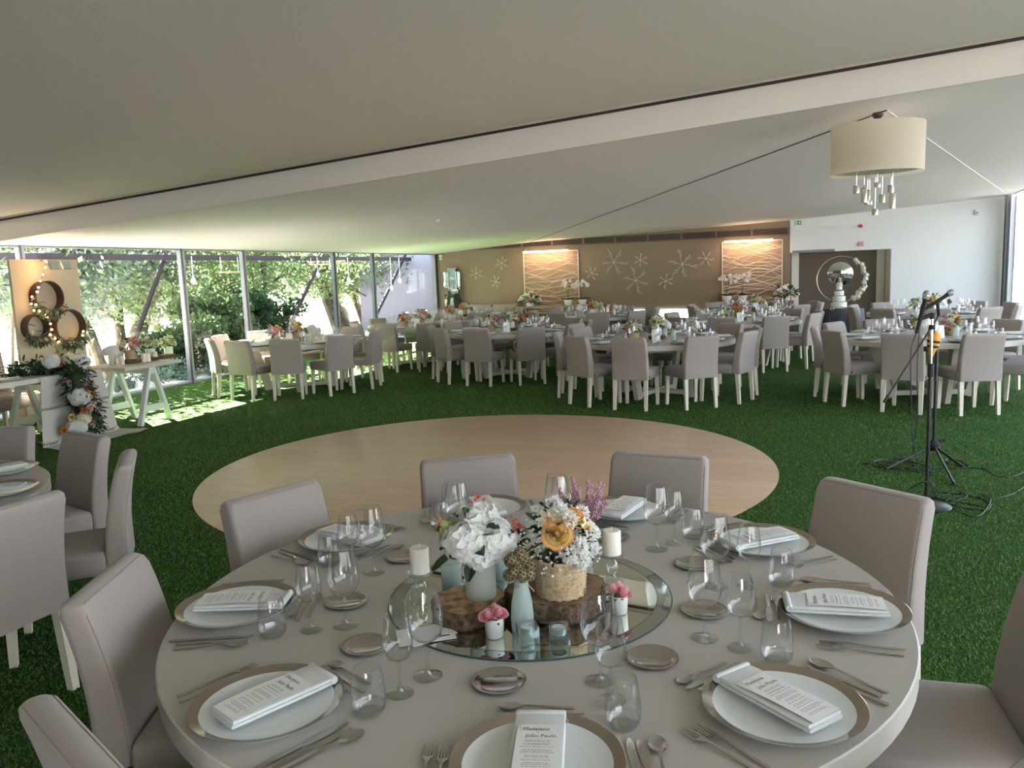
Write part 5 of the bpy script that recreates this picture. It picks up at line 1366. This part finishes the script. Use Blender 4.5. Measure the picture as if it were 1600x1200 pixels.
for k, (s, tq) in enumerate(((1.55, 15.35), (1.66, 15.42), (1.55, 15.95), (1.68, 16.05))):
    (LARGE_F if k % 2 else SMALL_F).put(R(s, tq, .7535), 0, ['shorter wine glass on the sweetheart table behind the garland', 'taller wine glass on the sweetheart table behind the garland', 'shorter wine glass on the sweetheart table near the photo edge', 'taller wine glass on the sweetheart table near the photo edge'][k], 'sweetheart glasses')
HF.put(R(2.0, 15.85, .7535), 1, 'white hydrangea jar on the sweetheart table', 'far table bouquets'); CYL.put(R(2.1, 15.72, .7535), 0, 'small cream candle on the sweetheart table', 'far table candles')
PLATE_F.put(R(1.98, 15.5, .7535), 0, 'white plate on the sweetheart table beside the runner', 'sweetheart plates')
m = MB(); m.loft([[tuple(R(.45 + x, 13.9 + y, z)) for x, y in rrect(.2, .25, .01, 2)] for z in (.001, .46)]); t = O('storage_box', None, cat='box', label='pale pink box on the turf under the hoop panel'); m.build('carton', 'cardboard', t, angle=30)
m = MB(); m.beam(R(.653, 13.98, .08), R(.653, 13.98, .36), .2, .006, 0, V3); m.build('printed_panel', 'cream_cloth', t, smooth=False)
# hoop backdrop panel
t = O('backdrop_panel', None, cat='backdrop panel', label='cream upright panel with three wooden hoops and warm lights')
PSs = .78
a, b = PS(14, 406, PSs), PS(120, 405, PSs)
ta, tb_ = ST(a)[1], ST(b)[1]; zt = (a.z + b.z) / 2
m = MB(); m.beam(R(PSs - .02, (ta + tb_) / 2, .02), R(PSs - .02, (ta + tb_) / 2, zt), .04, abs(ta - tb_), 0, U3); m.build('board', 'board', t, smooth=False)
for tt in (ta - .08, tb_ + .08):
    m = MB(); m.beam(R(PSs - .06, tt, zt - .3), R(PSs - .36, tt, 0), .04, .04); m.beam(R(PSs - .02, tt, .0), R(PSs - .36, tt, .02), .04, .04); m.build('support_leg', 'white_paint', t, smooth=False)
hoops = []
for px, py, rp in ((73, 465, 25), (56, 512, 20), (107, 511, 27)):
    c = PS(px, py, PSs + .07); rr = rp * c.y / FPX; hoops.append((c, rr))
    h = O('wooden_hoop', None, cat='hoop', label={73: 'dark wooden hoop, top of the three on the cream panel', 56: 'smallest dark wooden hoop, low on the cream panel', 107: 'largest dark wooden hoop, low on the cream panel'}[px], group='wooden hoops on the panel')
    m = MB(); rings = []
    for i in range(64):
        a_ = 2 * pi * i / 64; d = U3 * cos(a_) + Vector((0, 0, 1)) * sin(a_)
        rings.append([c + d * (rr + x) + V3 * y for x, y in ((-.006, -.06), (.006, -.06), (.006, .06), (-.006, .06))])
    rings.append(rings[0]); m.loft(rings, 0, False, False); m.build('band', 'hoop_wood', h, angle=30)
    m = MB()
    for i in range(190):
        a_ = -pi / 2 + r.gauss(-.15 if px != 107 else .1, .5); d = U3 * cos(a_) + Vector((0, 0, 1)) * sin(a_); leaf(m, c + d * rr * r.uniform(.82, 1.12) + V3 * r.uniform(0, .1), d * r.uniform(-.3, 1) + V3 * r.uniform(-.3, .8) + U3 * r.gauss(0, .8), r.uniform(.06, .12), .03, 0, r)
    m.build('foliage', 'leaf_grey', h)
    for i in range(6):
        a_ = -pi / 2 + r.gauss(0, .35); d = U3 * cos(a_) + Vector((0, 0, 1)) * sin(a_); m = MB(); pompon(m, c + d * rr + V3 * .1, .03, 26, 0, r, V3); m.build('small_bloom', ['white_petal', 'cream_petal', 'orange_petal'][i % 3], h)
t2 = O('string_lights', None, cat='string lights', label='string of warm fairy lights winding over the wooden hoops')
pts = [PS(x, y, PSs + .14) for x, y in ((73, 409), (71, 418), (67, 429), (63, 439), (60, 449), (58, 456), (50, 464), (49, 475), (56, 476), (53, 485), (62, 486), (65, 490), (72, 492), (74, 495), (79, 506), (81, 515), (79, 523), (86, 529), (92, 534), (116, 535), (125, 535), (129, 524), (130, 518))]
m = MB(); m.tube(pts, .0025, 5); m.build('wire', 'black_metal', t2)
m = MB()
for p in pts: m.ball(p, .0125, 8, 6)
m.build('bulbs', 'warm_bulb', t2, kind='stuff')
t2 = O('clip_spotlight', None, cat='spotlight', label='pair of flat grey spot heads on a curved arm atop the cream panel')
for k, x in enumerate((81.5, 100.5)):
    c = PS(x, 414, PSs + .3); m = MB(); m.beam(c + Vector((0, 0, .055)) , c + V3 * .05 - Vector((0, 0, .055)), .13, .02, 0, V3); m.build('lamp_head', 'lamp_head', t2, smooth=False)
m = MB(); m.tube([PS(64, 408, PSs + .02), PS(68, 407, PSs + .2), PS(82, 410, PSs + .29), PS(101, 410, PSs + .29)], .009, 6); m.build('arm', 'frame_grey', t2)
lp = PS(74, 411, PSs + .25); l = lamp('panel_spot', 'POINT', lp, 2.2, (1, .6, .28), shadow_soft_size=.04)
# log display table
t = O('display_table', None, cat='table', label='narrow white trestle table of logs and flowers before the glass')
m = MB(); m.beam(R(2.12, 13.42, .73), R(2.12, 14.37, .73), .72, .04); m.build('tabletop', 'table_base', t, smooth=False)
trestle(t, 1.78, 2.46, 13.88)
for k, (px, py, R_, lb) in enumerate(((205, 566, .13, 'log slice on the display table beside the white blooms'), (232, 562, .14, 'log slice in the middle of the display table'), (258, 558, .13, 'log slice near the far end of the display table'))):
    p = PZ(px, py, .76); SL.put((p.x, p.y, .7505), k, lb, 'log slices on the far tables')
for k, (px, py, P_, dz, lb) in enumerate(((205, 561, B1, .046, 'bright flower basket raised on a log on the display table'), (236, 557, B2, .046, 'leafy dark flower pot on the display table'), (176, 570, HF, 0, 'white flower jar at the near end of the display table'), (264, 553, B2, .0, 'small white flower pot at the far end of the display table'))):
    p = PZ(px, py, .75 + dz); P_.put((p.x, p.y, .7505 + dz + (.002 if dz else 0)), k * 1.3, lb, 'far table bouquets')
for k, (px, py) in enumerate(((191, 570), (225, 566), (232, 565), (243, 563))):
    p = PZ(px, py, .75); CYL.put((p.x, p.y, .7505), 0, 'cream candle %s on the log display table' % ['next to the white flower jar', 'before the tall basket', 'before the middle log', 'before the far log'][k], 'far table candles')
# ------------------------------------------------------------------ microphones
def mic(root, tip, tail):
    """handheld microphone from tail (cable end) to tip (ball)"""
    tip, tail = Vector(tip), Vector(tail); d = (tip - tail).normalized(); L = (tip - tail).length
    t = O('microphone', None, cat='microphone'); M = Matrix.Translation(tail) @ rot_to(d)
    m = MB(); m.T = M; m.lathe([(0, 0), (.0105, .0), (.0115, .01), (.0125, .06), (.016, L - .058), (.02, L - .05), (.02, L - .046)], 20); m.build('handle', 'black_matte', t)
    m = MB(); m.T = M; m.lathe([(.02, L - .05), (.0235, L - .04), (.0255, L - .022), (.024, L - .008), (.016, L + .006), (0, L + .01)], 20); m.build('grille', 'mic_mesh', t)
    m = MB(); m.T = M; m.lathe([(.025, L - .03), (.027, L - .028), (.027, L - .024), (.025, L - .022)], 20); m.build('collar_band', 'chrome', t)
    return t
# straight stand with a weighted disc
sb = PZ(1447, 789, .01); sx, sy = sb.x, sb.y
t = O('microphone_stand', None, cat='microphone stand', label='straight microphone stand on a heavy round black base')
m = MB(); m.lathe([(0, .0005), (.155, .0005), (.158, .006), (.15, .012), (.06, .022), (.018, .032), (.016, .05)], 48, 0, (sx, sy, 0)); m.build('round_base', 'black_metal', t)
m = MB(); m.tube([(sx, sy, .03), (sx, sy, .92)], .0125, 12); m.build('lower_tube', 'black_metal', t)
m = MB(); m.tube([(sx, sy, .9), (sx, sy, 1.30)], .0085, 12); m.build('upper_tube', 'chrome', t)
for z0, z1, r_ in ((.9, .99, .019), (1.22, 1.25, .02), (1.29, 1.33, .016)): m = MB(); m.tube([(sx, sy, z0), (sx, sy, z1)], r_, 12); m.build('clutch', 'black_matte', t)
tipA = PY(1449, 456, sy); tailA = PY(1432, 521, sy)
m = MB(); m.tube([(sx, sy, 1.32), tailA.lerp(tipA, .35)], .014, 10); m.build('clip', 'black_matte', t)
tag(mic(None, tipA, tailA), 'upright black microphone with a round silver grille')
# boom stand on a tripod
fb = PZ(1458, 722, .0); fx, fy = fb.x, fb.y
t = O('boom_stand', None, cat='microphone stand', label='black tripod boom stand behind the straight one')
m = MB(); m.tube([(fx, fy, .1), (fx, fy, .95)], .0125, 12); m.build('pole', 'black_metal', t)
m = MB(); m.lathe([(0, .1), (.03, .1), (.042, .12), (.045, .16), (.03, .18), (.014, .19)], 20, 0, (fx, fy, 0)); m.beam((fx + .03, fy, .17), (fx + .085, fy - .01, .185), .02, .02); m.build('hub', 'black_matte', t)
for px, py in ((1503, 729), (1490, 756), (1385, 733)):
    e_ = PZ(px, py, .01); m = MB(); m.tube([(fx, fy, .14), (e_.x, e_.y, .014)], .0105, 10); lg = m.build('leg', 'black_metal', t); m = MB(); m.ball((e_.x, e_.y, .0145), .014, 8, 6); m.build('rubber_foot', 'black_matte', lg)
bA = PY(1381, 629, fy - .05); bB = PY(1467, 493, fy + .02); piv = PY(1449, 545, fy)
m = MB(); m.tube([(fx, fy, .93), piv], .011, 10); m.lathe([(0, -.02), (.028, -.02), (.028, .02), (0, .02)], 16, 0, tuple(piv)); m.build('swivel', 'black_matte', t)
tipB = PY(1489, 455, fy); tailB = PY(1440, 487, fy)
m = MB(); m.tube([bA, bA.lerp(bB, .08)], .012, 10); m.tube([bA, bB], .0075, 10); m.build('boom', 'black_metal', t)
m = MB(); m.tube([bB, tailB.lerp(tipB, .5)], .013, 10); m.build('clip', 'black_matte', t)
tag(mic(None, tipB, tailB), 'tilted black microphone on the boom stand')
# striped soft roll
t = O('cloth_roll', None, cat='cloth toy', label='orange and black striped soft roll hanging at the microphone stand')
c = PY(1459, 533, sy + .12); M = Matrix.Translation(c) @ Matrix.Rotation(.15, 4, 'Y'); m = MB(); m.T = M
m.lathe([(0, -.11), (.014, -.105), (.022, -.07), (.034, -.045)], 14, 0); m.lathe([(.034, -.045), (.038, -.03)], 14, 1); m.lathe([(.038, -.03), (.04, -.012)], 14, 0); m.lathe([(.04, -.012), (.042, .004)], 14, 1); m.lathe([(.042, .004), (.036, .045), (.02, .065), (0, .07)], 14, 0); m.build('striped_body', ['bee_orange', 'black_matte'], t)
m = MB(); m.tube([c + Vector((0, 0, .06)), Vector((sx + .01, sy, 1.235))], .004, 5); m.build('tie', 'black_matte', t)
# cables
def cable(pts, label, group=None, r_=.0038):
    P_ = [Vector(p) for p in pts]; out = []
    for i in range(len(P_) - 1):
        p0, p1, p2, p3 = P_[max(i - 1, 0)], P_[i], P_[i + 1], P_[min(i + 2, len(P_) - 1)]
        for k in range(8):
            f = k / 8; out.append(.5 * ((2 * p1) + (p2 - p0) * f + (2 * p0 - 5 * p1 + 4 * p2 - p3) * f * f + (3 * p1 - p0 - 3 * p2 + p3) * f ** 3))
    out.append(P_[-1])
    for p in out: p.z = max(p.z, r_ + .0005)
    m = MB(); m.tube(out, r_, 6); return m.build('microphone_cable', 'cable', label=label, cat='cable', group=group)
def coil(cx, cy, rx, ry, n, seed):
    q = random.Random(seed); pts = []
    a0 = q.uniform(0, 6)
    for i in range(n * 9):
        a = a0 + i * 2 * pi / 9; k = 1 + q.uniform(-.22, .22)
        pts.append((cx + rx * k * cos(a) + q.uniform(-.02, .02), cy + ry * k * sin(a) + q.uniform(-.02, .02), .008 + q.uniform(0, .014)))
    return pts
A = PZ(1500, 786, 0); B_ = PZ(1600, 752, 0); B2_ = PZ(1640, 735, 0)
def G(px, py, z=.005): p = PZ(px, py, z); return p
loops = [G(*q) for q in ((1405, 770), (1440, 768), (1480, 770), (1520, 776), (1546, 786), (1540, 797), (1500, 792), (1478, 783), (1500, 775), (1534, 772), (1548, 782), (1530, 806), (1505, 802), (1480, 788), (1455, 778), (1425, 772), (1440, 776), (1490, 783), (1538, 792))]
cable([tuple(tailA), PY(1424, 545, sy), PY(1423, 600, sy), PY(1427, 690, sy), PY(1440, 735, sy), PY(1462, 762, sy), G(1468, 778)] + loops, 'black cable from the upright microphone coiled beside the round base', 'microphone cables')
loops2 = [G(*q) for q in ((1350, 722), (1372, 729), (1400, 731), (1430, 730), (1410, 718), (1375, 719), (1366, 727), (1395, 733), (1440, 737), (1460, 735), (1430, 722), (1395, 716), (1365, 722), (1420, 733), (1470, 731), (1500, 731), (1514, 729), (1500, 720), (1482, 717), (1478, 722), (1510, 730), (1540, 733), (1556, 743), (1575, 745), (1590, 742), (1610, 733))]
cable([tuple(tailB), PY(1436, 520, fy), PY(1433, 580, fy), PY(1434, 640, fy), PY(1428, 690, fy), PY(1415, 722, fy)] + loops2, 'black cable from the boom microphone looped over the tripod legs', 'microphone cables')
cable([G(*q) for q in ((1526, 776), (1560, 778), (1585, 770), (1604, 758), (1625, 740))], 'black cable trailing off across the turf to the photo edge', 'microphone cables')
cable([G(1408, 772)] + [PY(1436, 756, sy), PY(1452, 755, sy)] + [G(1466, 778), G(1496, 768), G(1510, 776), G(1470, 790)], 'black cable arching over beside the straight stand pole', 'microphone cables')
# unused prototypes must not stay at the origin
for P_ in [x for x in list(globals().values()) if isinstance(x, Proto)]:
    if not P_.used:
        def kill(o):
            for c_ in list(o.children): kill(c_)
            bpy.data.objects.remove(o)
        kill(P_.root); P_.used = True
